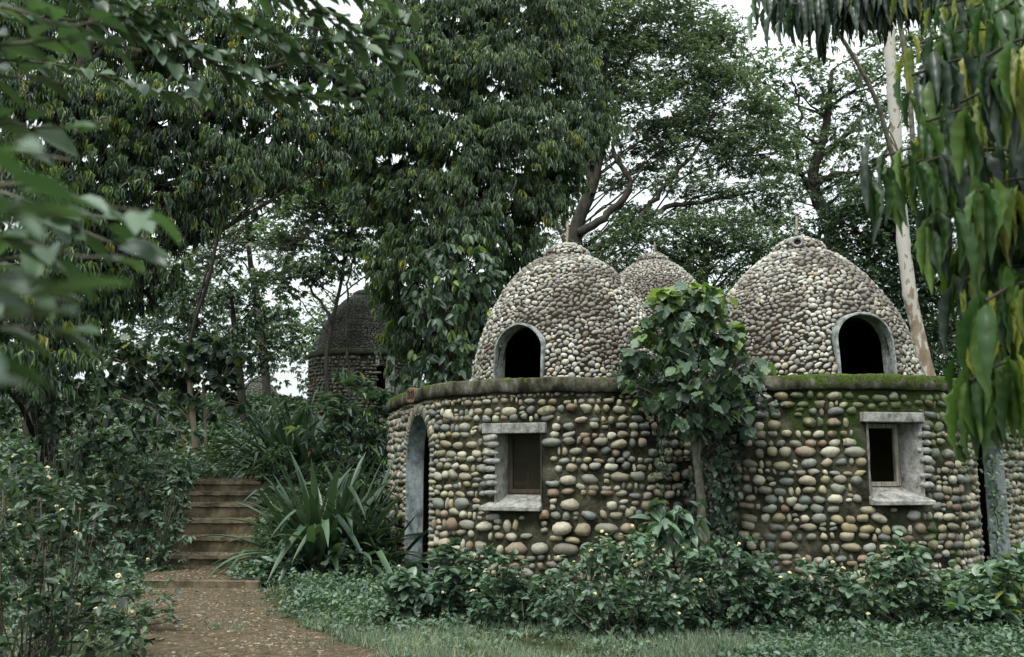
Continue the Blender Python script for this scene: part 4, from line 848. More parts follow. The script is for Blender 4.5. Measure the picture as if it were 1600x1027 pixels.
for pl in ([(1405, 240), (1385, 205), (1370, 160)], [(1408, 250), (1395, 215), (1380, 195), (1366, 190)], [(1403, 200), (1420, 160), (1440, 120)], [(1340, 100), (1350, 140), (1360, 180)]):
    tube(mb, catmull([W(x, y, 16.4) for x, y in pl], 5), .014, 5)
mb.build('branch', M['bark_mid'], t)
bl = B(16.3, (1365, 175, 25), (1355, 215, 18), (1380, 200, 20), (1335, 190, 15), (1440, 130, 20), (1310, 60, 18), (1345, 120, 15)); Cs, Os, Sz, Bi = subclumps(bl, 70, .2); P, O = spread(Cs, Os, 2, .08); mb = MB()
tuft_leaves(mb, P, O, 5, (.10, .18), .13, 1.2, T_LANCE2, [0], (1,)); mb.build('foliage', M['leaf_far'], t)
# ---- broad-leaved small tree beside the left dome
bl = B(16, (700, 405, 34), (740, 410, 28), (665, 440, 34), (700, 440, 36, -.3), (745, 450, 30), (655, 480, 30), (690, 490, 36, -.3), (735, 500, 32), (765, 480, 22), (680, 540, 36), (725, 550, 32), (650, 590, 34, -.1), (700, 590, 36, -.1), (735, 590, 22), (720, 385, 20), (760, 430, 18))
tree('small_broadleaf_tree', 'bushy young tree with drooping oval leaves between the left dome and the weeping tree', 'tree', bl, [W(705, 690, 16.1), W(703, 600, 16.1), W(700, 500, 16), W(705, 420, 16)], [.06, .055, .045, .02], 0, None,
     dens=75, n=2, sig=.10, nl=5, L=(.15, .22), wr=.48, droop=.9, tmpl=T_OVAL, mats=('leaf_cool', 'leaf', 'leaf_fresh'), probs=(.68, .26, .06), lo=.35, twig=.008, maxtw=8)
# ---- sapling in the valley between the huts
Y0 = 9.75
bl = B(Y0, (1070, 482, 34), (1045, 500, 30), (1100, 498, 32), (1075, 525, 40, -.1), (1025, 545, 36), (1125, 540, 34), (1070, 575, 44, -.2), (1112, 590, 40, -.2), (1020, 595, 32), (1145, 590, 30), (1080, 625, 42, -.2), (990, 572, 22, .1), (1050, 470, 20), (1100, 470, 20), (1155, 625, 24), (1150, 530, 18), (1050, 630, 26), (1120, 650, 30, -.1), (1095, 680, 20), (1000, 610, 18), (1165, 560, 16))
t = tree('sapling', 'leafy sapling with big lobed leaves growing in the notch between the two huts', 'tree', bl, [np.array([2.16, 9.85, -.05]), W(1100, 850, 9.85), W(1096, 780, 9.85), W(1088, 710, 9.85), W(1086, 640, 9.8), W(1078, 540, 9.75)], [.055, .050, .046, .042, .036, .018], 0, None, barkm='bark_mid',
     dens=260, n=1, sig=.07, nl=3, L=(.08, .175), wr=.90, droop=.8, tmpl=T_LOBE, mats=('leaf_cool', 'leaf', 'leaf_fresh'), probs=(.60, .34, .06), lo=.3, twig=.006, maxtw=8, by_tuft=False)
mb = MB(); bt = B(Y0, (1045, 468, 26), (1085, 462, 26), (1120, 480, 22), (1150, 520, 18), (1010, 520, 14)); Cs, Os, Sz, Bi = subclumps(bt, 260, .4); tuft_leaves(mb, Cs, Os, 3, (.09, .16), .9, .3, T_LOBE, [0], (1,)); mb.build('young_leaves', M['leaf_fresh'], t)
# climber over the notch wall and slab
def climber(label, lines, n, sz, off=(.03, .12), mat='leaf_deep', tmpl=T_OVAL, wr=.6, name='climber'):
    t = thing(name, label, 'climber', 'climbers on the huts'); mb = MB(); st_ = MB(); A = []
    for pl in lines:
        p = catmull(pl, 8); p = p + rng.normal(0, .015, p.shape); tube(st_, p, .006, 5); k = rng.integers(0, len(p) - 1, n); f = rng.random((n, 1)); A.append(p[k] * (1 - f) + p[k + 1] * f + rng.normal(0, .055, (n, 3)) * [1, .5, 1])
    A = np.concatenate(A); m_ = len(A); D = rng.normal(0, .6, (m_, 3)) + [0, -.5, -.5]; Up = np.array([0, -1, .5]) + rng.normal(0, .35, (m_, 3)); ln = rng.uniform(*sz, m_)
    leaves(mb, A, D, Up, ln, ln * wr, tmpl); mb.build('foliage', M[mat], t); st_.build('stem', M['bark'], t); return t
Wv = lambda x, y, Y: W(x, y, Y)
climber('dark creeper covering the mossy notch wall behind the sapling trunk', [[Wv(1115 + d, 590, 10.35), Wv(1120 + d, 680, 10.4), Wv(1112 + d * .8, 780, 10.4), Wv(1118 + d, 870, 10.35)] for d in (-32, -10, 6, 20, 34)], 170, (.05, .09))
climber('small-leaved creeper trailing over the slab right of the sapling', [[Wv(1120, 560, 10.35), Wv(1150, 575, 10.15), Wv(1180, 600, 10.0), Wv(1200, 640, 9.9)], [Wv(1140, 600, 10.1), Wv(1150, 640, 10.1), Wv(1165, 680, 10.05)], [Wv(1100, 600, 10.2), Wv(1130, 620, 10.1), Wv(1190, 625, 9.95)]], 130, (.05, .10))
climber('fresh-tipped creeper trailing along the slab edge left of the sapling', [[Wv(1040, 580, 10.3), Wv(1010, 583, 10.3), Wv(965, 582, 10.35)], [Wv(1030, 570, 10.3), Wv(1000, 560, 10.4), Wv(985, 580, 10.4)], [Wv(1040, 600, 10.2), Wv(1030, 640, 10.25), Wv(1035, 700, 10.3), Wv(1040, 760, 10.35)]], 90, (.05, .09), mat='leaf')
climber('creeper climbing the door pillar at the far right of the right hut', [[Wv(1556, 930, 11.15), Wv(1560, 820, 11.2), Wv(1553, 740, 11.2), Wv(1562, 640, 11.2)]], 200, (.04, .08), mat='leaf')
climber('creeper wound round the sapling trunk and hanging beside it', [[Wv(1095 + d, 640, 9.75), Wv(1103 + d * .8, 730, 9.8), Wv(1108 + d, 820, 9.85), Wv(1112 + d, 900, 9.8)] for d in (16, 28)], 110, (.05, .10), mat='leaf_deep')
# broad-leaved low plant at the foot of the sapling
def shrub(name, label, cat, blobs, base, mats, probs, L, wr, tmpl, dens=200, nl=4, droop=.35, sig=.04, n=1, group=None, stems=14, flowers=0, lo=.45, fs=.028, fmat='flower', twig=.005, up=.35):
    t = thing(name, label, cat, group); Cs, Os, Sz, Bi = subclumps(blobs, dens, lo, 1.0, up); zf = H(Cs[:, 0], Cs[:, 1]); ok = Cs[:, 2] > zf + .03; Cs, Os = Cs[ok], Os[ok]
    P, O = spread(Cs, Os, n, sig); mb = MB(); tuft_leaves(mb, P, O, nl, L, wr, droop, tmpl, np.arange(len(mats)), probs, mat_by_tuft=False, lift=.1); mb.build('foliage', [M[x] for x in mats], t)
    sb = MB(); base = np.asarray(base, float)
    for c, r in blobs:
        for q in range(max(2, stems // len(blobs))):
            e = c + rnd_dirs(1)[0] * r * .8; b = np.array([c[0] + (base[0] - c[0]) * .5 + rng.normal(0, .08), c[1] + (base[1] - c[1]) * .5 + rng.normal(0, .08), 0]); b[2] = H(b[0], b[1]) - .03
            if e[2] > b[2] + .1: tube(sb, bez(b, b + [0, 0, .4 * (e[2] - b[2])], e - [0, 0, .3 * (e[2] - b[2])], e, 5), [twig * 1.4, twig * 1.2, twig, twig * .8, twig * .5], 4)
    if sb.n: sb.build('stem', M['bark_mid'], t)
    if flowers:
        fb = MB(); k = rng.integers(0, len(Cs), flowers); pp = Cs[k] + Os[k] * .07 + [0, -.03, .05]; m_ = 11
        d = rnd_dirs(m_); d[:, 2] = abs(d[:, 2]); a = fs * rng.uniform(.30, .42, m_); tv, tf = stone_template(m_, 6, 2)
        R = np.stack([np.stack([a, 0 * a, 0 * a], -1), np.stack([0 * a, a, 0 * a], -1), np.stack([0 * a, 0 * a, a], -1)], -1); inst(fb, tv, tf, R, d * fs * .55, 0, True)
        f0 = fb.build('flower_head', M[fmat], t)
        for i, p in enumerate(pp):
            f = f0 if i == 0 else f0.copy()
            if i: C.objects.link(f); f.parent = t
            f.location = p; f.rotation_euler = (rng.normal(0, .3), rng.normal(0, .3), rng.uniform(0, 6)); f.scale = (rng.uniform(.7, 1.2),) * 3
    return t
shrub('broadleaf_plant', 'low plant with pale broad pointed leaves at the foot of the sapling', 'plant', B(9.3, (1045, 830, 34), (1015, 850, 28), (1080, 850, 26), (1040, 800, 22), (1090, 815, 16)), (1.6, 9.3, 0), ('leaf_cool', 'leaf_herb'), (.6, .4), (.12, .19), .62, T_HEART, 190, 3, .6)
# ---- strap-leaved clumps
M['leaf_strap'] = leafmat('strap_leaf', [(0, (.022, .044, .026)), (.5, (.040, .072, .042)), (1, (.068, .110, .062))], .2, .40, .4, .2)
def strap_clump(label, base, n, L, wid, seed, lean=(0, 0), dry=6):
    g = np.random.default_rng(seed); t = thing('crinum_clump', label, 'plant', 'strap-leaved clumps by the steps'); mb = MB(); db = MB()
    for i in range(n + dry):
        az = g.uniform(0, 2 * PI); el = g.uniform(.25, 1.35); l = g.uniform(*L) * (1 if i < n else .7); k = 13; d = np.array([math.cos(az) * math.cos(el) + lean[0], math.sin(az) * math.cos(el) + lean[1], math.sin(el)]); d /= np.linalg.norm(d)
        p = np.array([base[0] + g.normal(0, .18), base[1] + g.normal(0, .12), base[2]]); pts = [p]; bend = g.uniform(.04, .16) * (1.5 - el * .7) * (1 if i < n else 2.2); kink = g.integers(6, 12) if g.random() < .35 else 99
        for q in range(k - 1):
            d = d + [0, 0, -bend * (q / k) * 1.6 - (1.1 if q == kink else 0)]; d /= np.linalg.norm(d); p = p + d * l / (k - 1); pts.append(p)
        pts = np.array(pts); tn = unit(np.gradient(pts, axis=0)); s_ = np.cross(tn, [0, 0, 1.0]); s_[np.linalg.norm(s_, axis=1) < .2] = [math.sin(az), -math.cos(az), 0]; s_ = unit(s_)
        up = np.cross(s_, tn); u = np.linspace(0, 1, k); w = wid * g.uniform(.8, 1.2) * np.interp(u, [0, .15, .5, .8, 1], [.6, .8, 1, .7, .02]) / 2 * (1 if i < n else .45)
        V = np.stack([pts + s_ * w[:, None] + up * w[:, None] * .45, pts, pts - s_ * w[:, None] + up * w[:, None] * .45], 1).reshape(-1, 3); a = 3 * np.arange(k - 1)
        q = np.concatenate([np.stack([a, a + 3, a + 4, a + 1], -1), np.stack([a + 1, a + 4, a + 5, a + 2], -1)]); (mb if i < n else db).add(V, [q], 0, True)
    mb.build('foliage', M['leaf_strap'], t)
    if dry: db.build('dead_leaves', M['dry'], t)
    return t
strap_clump('large clump of long strap leaves just right of the concrete steps', (-2.42, 12.35, H(-2.42, 12.35) - .02), 250, (.95, 1.9), .105, 1, (0, -.08), 12)
strap_clump('dense strap-leaf clump on the terrace above and right of the steps', (-3.92, 16.6, float(H(-3.92, 16.6))), 140, (1.1, 1.95), .105, 2, (-.1, -.05), 4)
strap_clump('arching strap leaves squeezed between the steps clump and the hut door', (-1.80, 12.35, H(-1.8, 12.35)), 26, (.9, 1.6), .09, 3, (0, -.1), 3)
strap_clump('smaller grassy strap clump hanging over the left end of the lowest step', (-4.75, 12.6, H(-4.75, 12.6)), 60, (.25, .5), .022, 4, (.1, -.15), 0)
# ---- shrub mass right of the steps, above the strap clump
shrub('oleander_bush', 'large bush of long narrow pointed leaves left of the numbered plate', 'bush', B(15, (560, 640, 40), (510, 660, 40), (600, 660, 30), (550, 690, 44), (590, 720, 40), (525, 710, 36), (600, 640, 24), (530, 620, 30), (575, 760, 35), ) , (-2.6, 15, 1.2), ('leaf_herb', 'leaf_cool', 'leaf_fresh'), (.60, .33, .07), (.15, .25), .25, T_LANCE, 95, 9, .1, n=1, stems=40)
shrub('leafy_bush', 'dark bush against the wall left of the arched door', 'bush', B(13.6, (560, 770, 40), (595, 760, 30), (590, 800, 35), (560, 820, 38), (600, 840, 24), (530, 790, 26)), (-2.1, 13.6, .8), ('leaf', 'leaf_deep'), (.5, .5), (.07, .12), .5, T_OVAL, 130, 8, .3, stems=20)
shrub('leafy_bush', 'bright-tipped weedy bush on the terrace edge above the top step', 'bush', B(15.2, (420, 735, 22), (450, 740, 26), (435, 715, 18), (480, 750, 22)), (-3.6, 15.2, 1.2), ('leaf_herb', 'leaf_fresh'), (.8, .2), (.05, .09), .4, T_LANCE2, 220, 10, .1, n=2, stems=16)
# herbs below the big strap clump
shrub('nettle_patch', 'low patch of nettle-like herbs below the large strap clump', 'plant', B(11.6, (420, 890, 26), (470, 895, 30), (520, 900, 32), (570, 905, 30), (610, 905, 24), (450, 870, 18), (390, 905, 16), (545, 880, 20)), (-2.4, 11.6, 0), ('leaf_herb', 'leaf_cool'), (.6, .4), (.06, .11), .55, T_OVAL, 260, 6, .25, n=1, stems=30)
# ---- left bank: broad-leaved bush with the pale stems and yellow leaves
bl = B(16.5, (330, 590, 34), (290, 560, 34), (360, 620, 26), (270, 610, 34), (240, 570, 36), (210, 620, 36), (300, 630, 24), (180, 560, 40), (330, 545, 28), (370, 570, 22), (150, 620, 40))
t = tree('broadleaf_shrub', 'broad round-leaved shrub with pale stems and a few yellowing leaves on the left bank', 'shrub', bl, [W(305, 700, 16.4), W(302, 660, 16.4), W(297, 610, 16.4), W(290, 560, 16.4)], [.055, .05, .045, .02], 0, None, barkm='bark_pale',
     dens=90, n=2, sig=.08, nl=4, L=(.13, .21), wr=.95, droop=.7, tmpl=T_LOBE, mats=('leaf', 'leaf_cool', 'leaf_deep', 'leaf_yellow'), probs=(.34, .34, .26, .06), lo=.4, twig=.007, maxtw=6, by_tuft=False)
mb = MB(); tube(mb, catmull([W(322, 700, 16.5), W(320, 650, 16.5), W(318, 600, 16.5)], 5), .03, 7); mb.build('stem', M['bark_pale'], t)
shrub('leafy_bush', 'dark heart-leaved thicket climbing the left bank beside the steps', 'bush', B(13, (230, 660, 45), (180, 680, 50), (270, 690, 34), (210, 740, 48), (250, 760, 40), (150, 740, 50), (130, 650, 50), (280, 740, 22), (220, 820, 44), (160, 810, 50), (262, 820, 30), (90, 700, 50)), (-5.6, 13, .9), ('leaf', 'leaf_deep', 'leaf_cool'), (.3, .5, .2), (.09, .15), .75, T_HEART, 85, 6, .5, n=1, stems=50)
shrub('leafy_bush', 'mid-green weedy bush hugging the left side of the steps', 'bush', B(12.4, (245, 830, 34), (270, 790, 26), (285, 830, 20), (220, 860, 34), (260, 870, 28), (190, 880, 36), (280, 760, 18)), (-4.9, 12.4, .2), ('leaf_herb', 'leaf_cool', 'leaf'), (.3, .4, .3), (.06, .10), .5, T_OVAL, 190, 7, .3, stems=30)
shrub('leafy_bush', 'near-black thicket round the trunk of the left weeping tree', 'bush', B(12, (20, 600, 50), (70, 620, 44), (110, 640, 36), (30, 670, 50), (90, 690, 44), (0, 540, 40), (130, 590, 34), (60, 560, 34)), (-5.8, 12, .7), ('leaf_deep', 'leaf'), (.85, .15), (.09, .15), .55, T_OVAL, 120, 6, .6, n=1, stems=30)
# lantana, lower left, with cream flowers
shrub('lantana_bush', 'dark lantana bush with cream flower heads at the lower left corner', 'bush', B(6.6, (20, 800, 70), (80, 800, 55), (40, 880, 80), (120, 860, 60), (20, 960, 80), (110, 950, 70), (180, 960, 50), (60, 1030, 80), (160, 1020, 60), (0, 730, 50), (140, 800, 35)), (-3.3, 6.6, 0), ('leaf_cool', 'leaf', 'leaf_deep'), (.34, .33, .33), (.055, .095), .55, T_OVAL, 330, 6, .3, n=1, stems=60, flowers=42, fs=.022)
shrub('lantana_bush', 'paler low bush at the left edge of the path, second row behind the corner lantana', 'bush', B(8.3, (180, 900, 44), (225, 930, 34), (150, 850, 44), (110, 820, 40), (215, 980, 36), (250, 1000, 26), (70, 780, 44), (190, 1010, 40), (30, 740, 40), (255, 960, 18)), (-4.0, 8.3, 0), ('leaf_herb', 'leaf_cool'), (.6, .4), (.045, .08), .5, T_OVAL, 260, 7, .25, n=1, stems=50, flowers=8, fs=.022)
# ---- bed along the huts
def bed(label, rows, Y, base, L=(.05, .085), fl=14, mats=('leaf_herb', 'leaf_cool', 'leaf'), probs=(.5, .3, .2), dens=340, name='flowering_herb'):
    rows = [(x, y - 6, r_ * 1.06, *z_) for x, y, r_, *z_ in rows] + [(x + rng.uniform(-25, 25), y - 30, r_ * .55, *z_) for x, y, r_, *z_ in rows if rng.random() < .4 and y < 925] + [(x + rng.uniform(-18, 18), y + 26, r_ * .85, *z_) for x, y, r_, *z_ in rows if y > 925]
    return shrub(name, label, 'bush', B(Y - .45, *rows), (base[0], base[1] - .45, 0), mats, probs, L, .62, T_OVAL, dens, 6, .3, n=1, stems=40, flowers=fl, fs=.021, group='herbs along the hut walls')
bed('broad-leaved herb bush in front of the arched door', [(650, 930, 30), (690, 920, 34), (640, 950, 26), (720, 940, 36), (690, 960, 34), (740, 910, 26), (700, 885, 22), (620, 935, 22)], 9.2, (-.8, 9.2, 0), (.08, .13), 5)
bed('herb bush below the dark-framed window with a few cream flowers', [(770, 940, 36), (810, 950, 36), (780, 900, 26), (840, 940, 34), (760, 970, 30), (830, 975, 30), (800, 900, 20), (870, 930, 30)], 8.9, (.1, 8.9, 0), (.05, .09), 9)
bed('tallest flowering herb bush, left of the sapling foot', [(940, 900, 40), (990, 890, 40), (900, 920, 34), (960, 940, 44), (1020, 920, 38), (1000, 960, 40), (930, 970, 34), (880, 960, 28), (970, 870, 26), (1040, 960, 34), (1010, 990, 24)], 8.5, (1.0, 8.5, 0), (.05, .09), 26)
bed('flowering herb bush right of the sapling foot', [(1090, 910, 38), (1140, 900, 34), (1110, 950, 40), (1170, 930, 38), (1070, 950, 30), (1150, 960, 36), (1180, 890, 24), (1200, 930, 30)], 8.7, (2.0, 8.7, 0), (.06, .10), 16)
bed('dark spreading herb bush under the mossy wall of the right hut', [(1230, 940, 36), (1280, 930, 34), (1250, 970, 36), (1320, 940, 34), (1340, 970, 36), (1300, 975, 34), (1290, 905, 18)], 8.6, (2.9, 8.6, 0), (.06, .10), 9, probs=(.35, .35, .3))
bed('twiggy herb bush in front of the wooden-framed window', [(1380, 930, 34), (1430, 920, 34), (1400, 890, 28), (1420, 870, 18), (1380, 960, 34), (1460, 940, 36), (1500, 930, 30), (1440, 965, 34), (1360, 900, 22)], 8.8, (3.8, 8.8, 0), (.06, .10), 8)
bed('herb bush with long pointed leaves in the right-hand corner', [(1540, 930, 32), (1580, 920, 36), (1600, 960, 40), (1550, 970, 36), (1510, 970, 32), (1610, 900, 34), (1580, 1000, 36)], 8.4, (4.6, 8.4, 0), (.08, .13), 2, ('leaf_herb', 'leaf_fresh'), (.88, .12))
# undergrowth, grass: nobody could count them
def ground_leaves(name, label, n, region, L, hfun, mats, probs, tmpl=T_OVAL, wr=.5):
    P = []
    while sum(map(len, P)) < n:
        xy = rng.uniform([region[0], region[2]], [region[1], region[3]], (n, 2)); P.append(xy[hfun(xy[:, 0], xy[:, 1]) > rng.random(n)])
    xy = np.concatenate(P)[:n]; z = H(xy[:, 0], xy[:, 1]) + rng.random(n) ** 1.5 * np.interp(hfun(xy[:, 0], xy[:, 1]), [0, 1], [.03, .14]) * (1 + .8 * np.sin(xy[:, 0] * 4.7 + 1) * np.sin(xy[:, 1] * 5.9)); Pp = np.column_stack([xy, z]); mb = MB()
    O = np.tile([0, 0, .3], (n, 1)); tuft_leaves(mb, Pp, O, 4, L, wr, .1, tmpl, np.arange(len(mats)), probs, mat_by_tuft=False, lift=.3)
    return tag(mb.build(name, [M[x] for x in mats]), label, None, kind='stuff')
PATHC = np.array([(4, (-.4, 2.9)), ], dtype=object)
def on_path(x, y):
    l = np.interp(y, [p[1] for p in PL], [p[0] for p in PL]); r = np.interp(y, [p[1] for p in PR], [p[0] for p in PR])
    e = np.minimum(x - l, r - x); lo = np.where((x > -4.6) & (x < -3.35) & (y > 11.1) & (y < 13), 1, 0); up_ = np.where((x > -5.15) & (x < -4.0) & (y > 15.2) & (y < 18.4), 1, 0)
    return np.where(y < 11.2, e, np.where(lo + up_ > 0, .5, -.5))
def in_hut(x, y): return ((x - .72) ** 2 + (y - 12.35) ** 2 < 2.05 ** 2) | ((x - 3.72) ** 2 + (y - 12) ** 2 < 2.05 ** 2) | ((x > -1.9) & (x < 7) & (y > 12.8) & (y < 15.3)) | ((x > -4.68 - .21 * (y - 12.9)) & (x < -3.50 - .235 * (y - 12.9)) & (y > 12.7) & (y < 15.5))
def gmask(x, y):
    p = on_path(x, y); n_ = .12 * np.sin(x * 5.1 + y * 2) + .10 * np.sin(y * 7.3 - x * 3)
    return np.where(in_hut(x, y), 0, np.clip(.5 - (p + n_) * 3.2, 0, 1) + np.where((p > 0) & (np.sin(x * 3.1) * np.sin(y * 4.3) > .75), .15, 0))
def near_wall(x, y): return gmask(x, y) * np.clip(.15 + (y - 8.0) * .7, .0, 1) * np.where(x > -2.2, 1, np.where(on_path(x, y) < -.35, 1, .15))
ground_leaves('undergrowth', 'low leafy weeds covering the ground along walls and path', 26000, (-8, 8, 6.5, 12.8), (.03, .07), near_wall, ('leaf_herb', 'leaf_cool', 'leaf_fresh'), (.55, .41, .04))
ground_leaves('undergrowth', 'weeds and low plants covering the terrace above the steps', 24000, (-11, 9, 13, 24), (.06, .14), lambda x, y: gmask(x, y) * (.8), ('leaf_herb', 'leaf_cool', 'leaf'), (.3, .35, .35))
ground_leaves('undergrowth', 'thick weeds covering the slope further back', 26000, (-18, 16, 20, 42), (.14, .28), lambda x, y: np.where(((x + 4.4) ** 2 + (y - 27) ** 2 < 4.2) | ((x - 2.95) ** 2 + (y - 19) ** 2 < 4.4), 0, .9), ('leaf_cool', 'leaf', 'leaf_deep'), (.4, .35, .25), T_DIA, .4)
ground_leaves('undergrowth', 'leafy weeds mixed into the grass at the lower right', 15000, (-1.5, 7.5, 6.6, 8.6), (.02, .06), lambda x, y: gmask(x, y) * np.clip(.10 + (x - 1.6) * .28 + .45 * np.sin(x * 3.3 + y * 2) * np.sin(y * 4.1 - x), .03, 1), ('leaf_herb', 'leaf_cool', 'leaf'), (.5, .3, .2))
n = 170000; xy = np.column_stack([rng.uniform(-3.2, 7, n), rng.uniform(6.3, 9.4, n)]); xy = xy[gmask(xy[:, 0], xy[:, 1]) * (.42 + .38 * np.sin(xy[:, 0] * 2.3 + 1) * np.sin(xy[:, 1] * 3.1) + .25 * np.sin(xy[:, 0] * 7.1 + xy[:, 1] * 5.3)) > rng.random(n) * .9]
extra = np.column_stack([rng.uniform(-5.2, -2.5, 16000), rng.uniform(6.5, 17, 16000)]); extra = extra[gmask(extra[:, 0], extra[:, 1]) > rng.random(len(extra))]; xy = np.concatenate([xy, extra]); n = len(xy)
mb = MB(); P = np.column_stack([xy, H(xy[:, 0], xy[:, 1]) - .004]); D = rng.normal(0, .45, (n, 3)) + [0, 0, 1]; ln = rng.uniform(.03, .10, n) * rng.uniform(.7, 1.3, n)
leaves(mb, P, D, np.array([0, -1, .3]) + rng.normal(0, .5, (n, 3)), ln, rng.uniform(.004, .008, n), leaf_template([0, .5, 1], [.5, .4, .02], 0, .35), 0); tag(mb.build('grass', M['grass']), 'short pale green grass beside the earth path', None, kind='stuff')
# ---- weeping tree at the right, close to the camera
def hang_branch(mb, wb, pts, r, step, L, wr, mats_idx, probs, nl=(4, 7), tmpl=T_WAVY, spreadx=.03):
    p = catmull(pts, 8); tube(wb, p, np.linspace(r, r * .4, len(p)), 6); s = np.concatenate([[0], np.cumsum(np.linalg.norm(np.diff(p, axis=0), axis=1))]); a = np.arange(0, s[-1], step)
    for x in a:
        c = np.array([np.interp(x, s, p[:, i]) for i in range(3)]); k = rng.integers(*nl); young = rng.random() < probs[0]; az = rng.uniform(0, 2 * PI, k); D = np.stack([np.cos(az) * .28, np.sin(az) * .28, -np.ones(k)], -1) + rng.normal(0, .07, (k, 3))
        Up = np.stack([np.cos(az), np.sin(az), .3 + 0 * az], -1) + rng.normal(0, .2, (k, 3)); ln = rng.uniform(*L, k) * (.75 if young else 1); w = ln * wr * rng.uniform(.8, 1.15, k) * (.75 if young else 1)
        P_ = c + rng.normal(0, spreadx, (k, 3)) - [0, 0, .01]; leaves(mb, P_, D, Up, ln, w, tmpl, np.full(k, 1 if young else (2 if rng.random() < .25 else 0)))
t = thing('weeping_tree', 'near weeping tree with large wavy hanging leaves at the right edge', 'tree', 'weeping evergreens'); mb, wb = MB(), MB()
rows = []
for (x, y, Y) in [(x_ + 25 * d_, y_ + 30 * d_, 4.2 + .4 * d_) for d_ in (0, 1) for x_, y_ in ((1500, 60), (1480, 130), (1500, 200), (1490, 270), (1520, 330), (1530, 390), (1540, 450), (1530, 520), (1540, 580))] + [(1424, 72, 3.6), (1425, 118, 3.5), (1448, 190, 3.4), (1362, 250, 3.5), (1400, 262, 3.4), (1450, 225, 3.8), (1455, 330, 3.3), (1440, 255, 3.3), (1505, 330, 3.2), (1495, 400, 3.5), (1505, 440, 3.3), (1520, 500, 3.4), (1515, 560, 3.4), (1515, 595, 3.3), (1490, 110, 3.9), (1500, 260, 3.8), (1500, 160, 3.1), (1520, 380, 3.9), (1530, 300, 3.1), (1540, 470, 3.0), (1540, 90, 3.0), (1545, 210, 3.6), (1560, 540, 3.5), (1555, 20, 3.4), (1500, 20, 3.8), (1470, 10, 4.2), (1530, 610, 3.6)]:
    a = W(x, y, Y); xe = 1720; e = W(xe, y - rng.uniform(-5, 40), Y + rng.uniform(-.2, .2)); rows.append((a, e))
    hang_branch(mb, wb, [a, a * .7 + e * .3 + [0, 0, .05], a * .35 + e * .65 + [0, 0, .03], e], .006, .075, (.16, .28), .205, None, (.25,))
mb.build('crown', [M['leaf_near'], M['leaf_yellow'], M['leaf_deep']], t)
for a, e in rows: tube(wb, np.array([e, (e + [2.75, 3.9, e[2] + .4]) / 2, [2.75, 3.9, e[2] + .35]]), [.01, .02, .03], 5)
tube(wb, catmull([(2.75, 3.9, -.1), (2.76, 3.92, 1.5), (2.72, 3.9, 3), (2.7, 3.95, 5.5)], 6), np.linspace(.11, .05, 19), 12)
wb.build('trunk', M['bark'], t)
# overhanging bough at the top right
mb, wb = MB(), MB()
for (x, y, xe, ye, Y) in [(1195, -6, 1330, -30, 5.4), (1215, 0, 1350, -20, 5.2), (1240, 8, 1380, -10, 5.0), (1275, 12, 1400, -5, 5.3), (1310, -10, 1450, -30, 5.0), (1340, -5, 1480, -20, 5.2), (1380, -25, 1520, -20, 5.0), (1420, -20, 1560, -30, 4.8), (1250, -25, 1400, -40, 5.6), (1490, -10, 1650, -10, 4.6), (1530, 10, 1680, 0, 4.4), (1560, 30, 1700, 20, 4.5), (1290, -2, 1330, -20, 4.9)]:
    hang_branch(mb, wb, [W(x, y, Y), W((x + xe) / 2, (y + ye) / 2 - 10, Y), W(xe, ye, Y)], .008, .06, (.15, .23), .22, None, (.04,), (6, 10), T_WAVY, .05)
tube(wb, catmull([W(1200, -40, 5.4), W(1350, -60, 5.2), W(1550, -60, 4.8), (2.7, 3.95, 5.5)], 8), np.linspace(.015, .06, 25), 8)
mb.build('bough_foliage', [M['leaf_deep'], M['leaf_yellow'], M['leaf']], t); wb.build('bough', M['bark'], t)
# ---- out-of-focus broad-leaved branches close at the left
t = thing('broadleaf_tree', 'nearest tree, out-of-focus leafy branches reaching in from the upper left', 'tree'); mb, wb = MB(), MB()
def spray(pts, L, wr, step, r, up=-.1, flat=.35, pair=True, skip=0.0, tow=.3):
    p = catmull(pts, 8); tube(wb, p, np.linspace(r, r * .4, len(p)), 6); s = np.concatenate([[0], np.cumsum(np.linalg.norm(np.diff(p, axis=0), axis=1))]); A = np.arange(s[-1] * skip, s[-1], step); m_ = len(A)
    c = np.stack([np.interp(A, s, p[:, i]) for i in range(3)], -1); tn = unit(np.stack([np.interp(A, s, np.gradient(p[:, i])) for i in range(3)], -1)); sd_ = unit(np.cross(tn, [0, 0, 1.0]))
    for sg in (1, -1):
        D = tn * .75 + sd_ * sg * .8 + rng.normal(0, .25, (m_, 3)) + [0, 0, up]; Up = np.array([0, -tow, 1.0]) + rng.normal(0, flat, (m_, 3)); ln = rng.uniform(*L, m_); leaves(mb, c + rng.normal(0, .008, (m_, 3)), D, Up, ln, ln * wr * rng.uniform(.85, 1.15, m_), T_OVAL, rng.choice([0, 1], m_, p=[.8, .2]))
    return p
def sprays(Y, lst, L, wr=.45, step=.06, r=.005, **k):
    for pl in lst: spray([W(x, y, Y + (z[0] if z else 0)) for x, y, *z in pl], L, wr, step, r, **k)
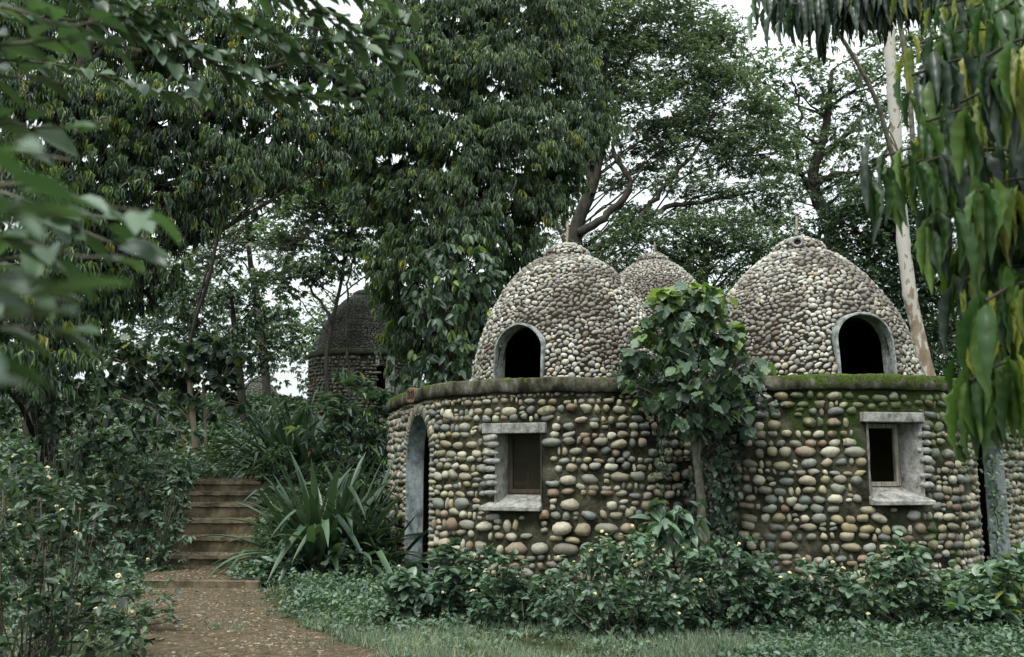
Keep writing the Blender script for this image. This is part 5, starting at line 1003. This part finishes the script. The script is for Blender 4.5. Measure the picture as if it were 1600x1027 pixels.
sprays(3.2, [[(-80, 20), (100, 30), (250, 60), (380, 90)], [(170, -40), (230, 20), (310, 75), (400, 110), (470, 140)], [(250, -60), (330, 10), (420, 50), (520, 70)], [(330, -50), (430, 0), (520, 30), (600, 45)], [(400, -40), (500, 10), (570, 60), (640, 80)], [(-60, 90), (80, 100), (200, 130), (290, 150)], [(300, 80), (390, 130), (470, 150), (560, 130)],
             [(-60, -20), (80, -10), (220, 10), (330, 0)], [(450, -30), (540, -10), (600, 10)], [(390, 110), (430, 140), (520, 155), (590, 150)], [(100, -40), (180, 20), (260, 50), (300, 90)], [(350, 20), (420, 60), (500, 100), (560, 110)], [(480, 40), (560, 70), (610, 100), (625, 120)], [(200, 40), (270, 100), (330, 150)], [(420, -60), (520, -30), (600, -10), (650, 30)]], (.075, .12), .46, .056)
sprays(1.9, [[(-150, 60), (0, 70), (120, 60), (220, 80)], [(-150, 200), (-20, 190), (80, 200), (170, 190)], [(-150, 130), (0, 120), (100, 130)], [(-160, 0), (0, 10), (100, 40), (160, 30)], [(-100, 280), (0, 300), (100, 330), (250, 350)], [(60, 330), (150, 370), (230, 400)], [(-80, 420), (40, 400), (120, 380)]], (.08, .12), .48, .09)
sprays(.80, [[(-320, 300), (-100, 285), (10, 265)], [(-320, 380), (-130, 400), (20, 375)], [(-300, 480), (-100, 500), (50, 495)], [(-320, 570), (-120, 560), (0, 545)], [(-320, 330), (-100, 345), (40, 325)], [(-320, 640), (-140, 600), (-60, 595)], [(-320, 430), (-100, 440), (30, 430)], [(-300, 250), (-120, 235), (-40, 230)]], (.065, .10), .40, .060, .003, flat=.25, tow=.35)
sprays(1.5, [[(-200, 350), (0, 370), (120, 400), (200, 400)], [(-200, 500), (0, 510), (130, 520)], [(-150, 290), (40, 290), (160, 320), (220, 330)], [(-150, 450), (0, 455), (110, 470)], [(-150, 230), (0, 235), (110, 250)]], (.08, .12), .42, .10, .004, tow=.3)
mb.build('crown', [M['leaf_blur'], M['leaf_cool']], t)
tube(wb, catmull([(-2.6, 1.6, -.1), (-2.5, 1.7, 1.4), (-2.35, 1.9, 2.6), (-2.1, 2.4, 4.0)], 6), np.linspace(.12, .05, 19), 12)
for Yp in ((-150, 60, 1.9), (-150, 200, 1.9), (-100, 280, 1.9), (-80, 20, 3.2), (170, -40, 3.2), (330, -50, 3.2), (-320, 300, .80), (-300, 480, .80), (-320, 380, .80)):
    e = W(*Yp); a = np.array([-2.45, 1.8, max(1.6, e[2] * .8)]); tube(wb, bez(a, (a * 2 + e) / 3 + [0, 0, .1], (a + e * 2) / 3 + [0, 0, .1], e, 8), np.linspace(.03, .007, 8), 6)
wb.build('trunk', M['bark_mid'], t)
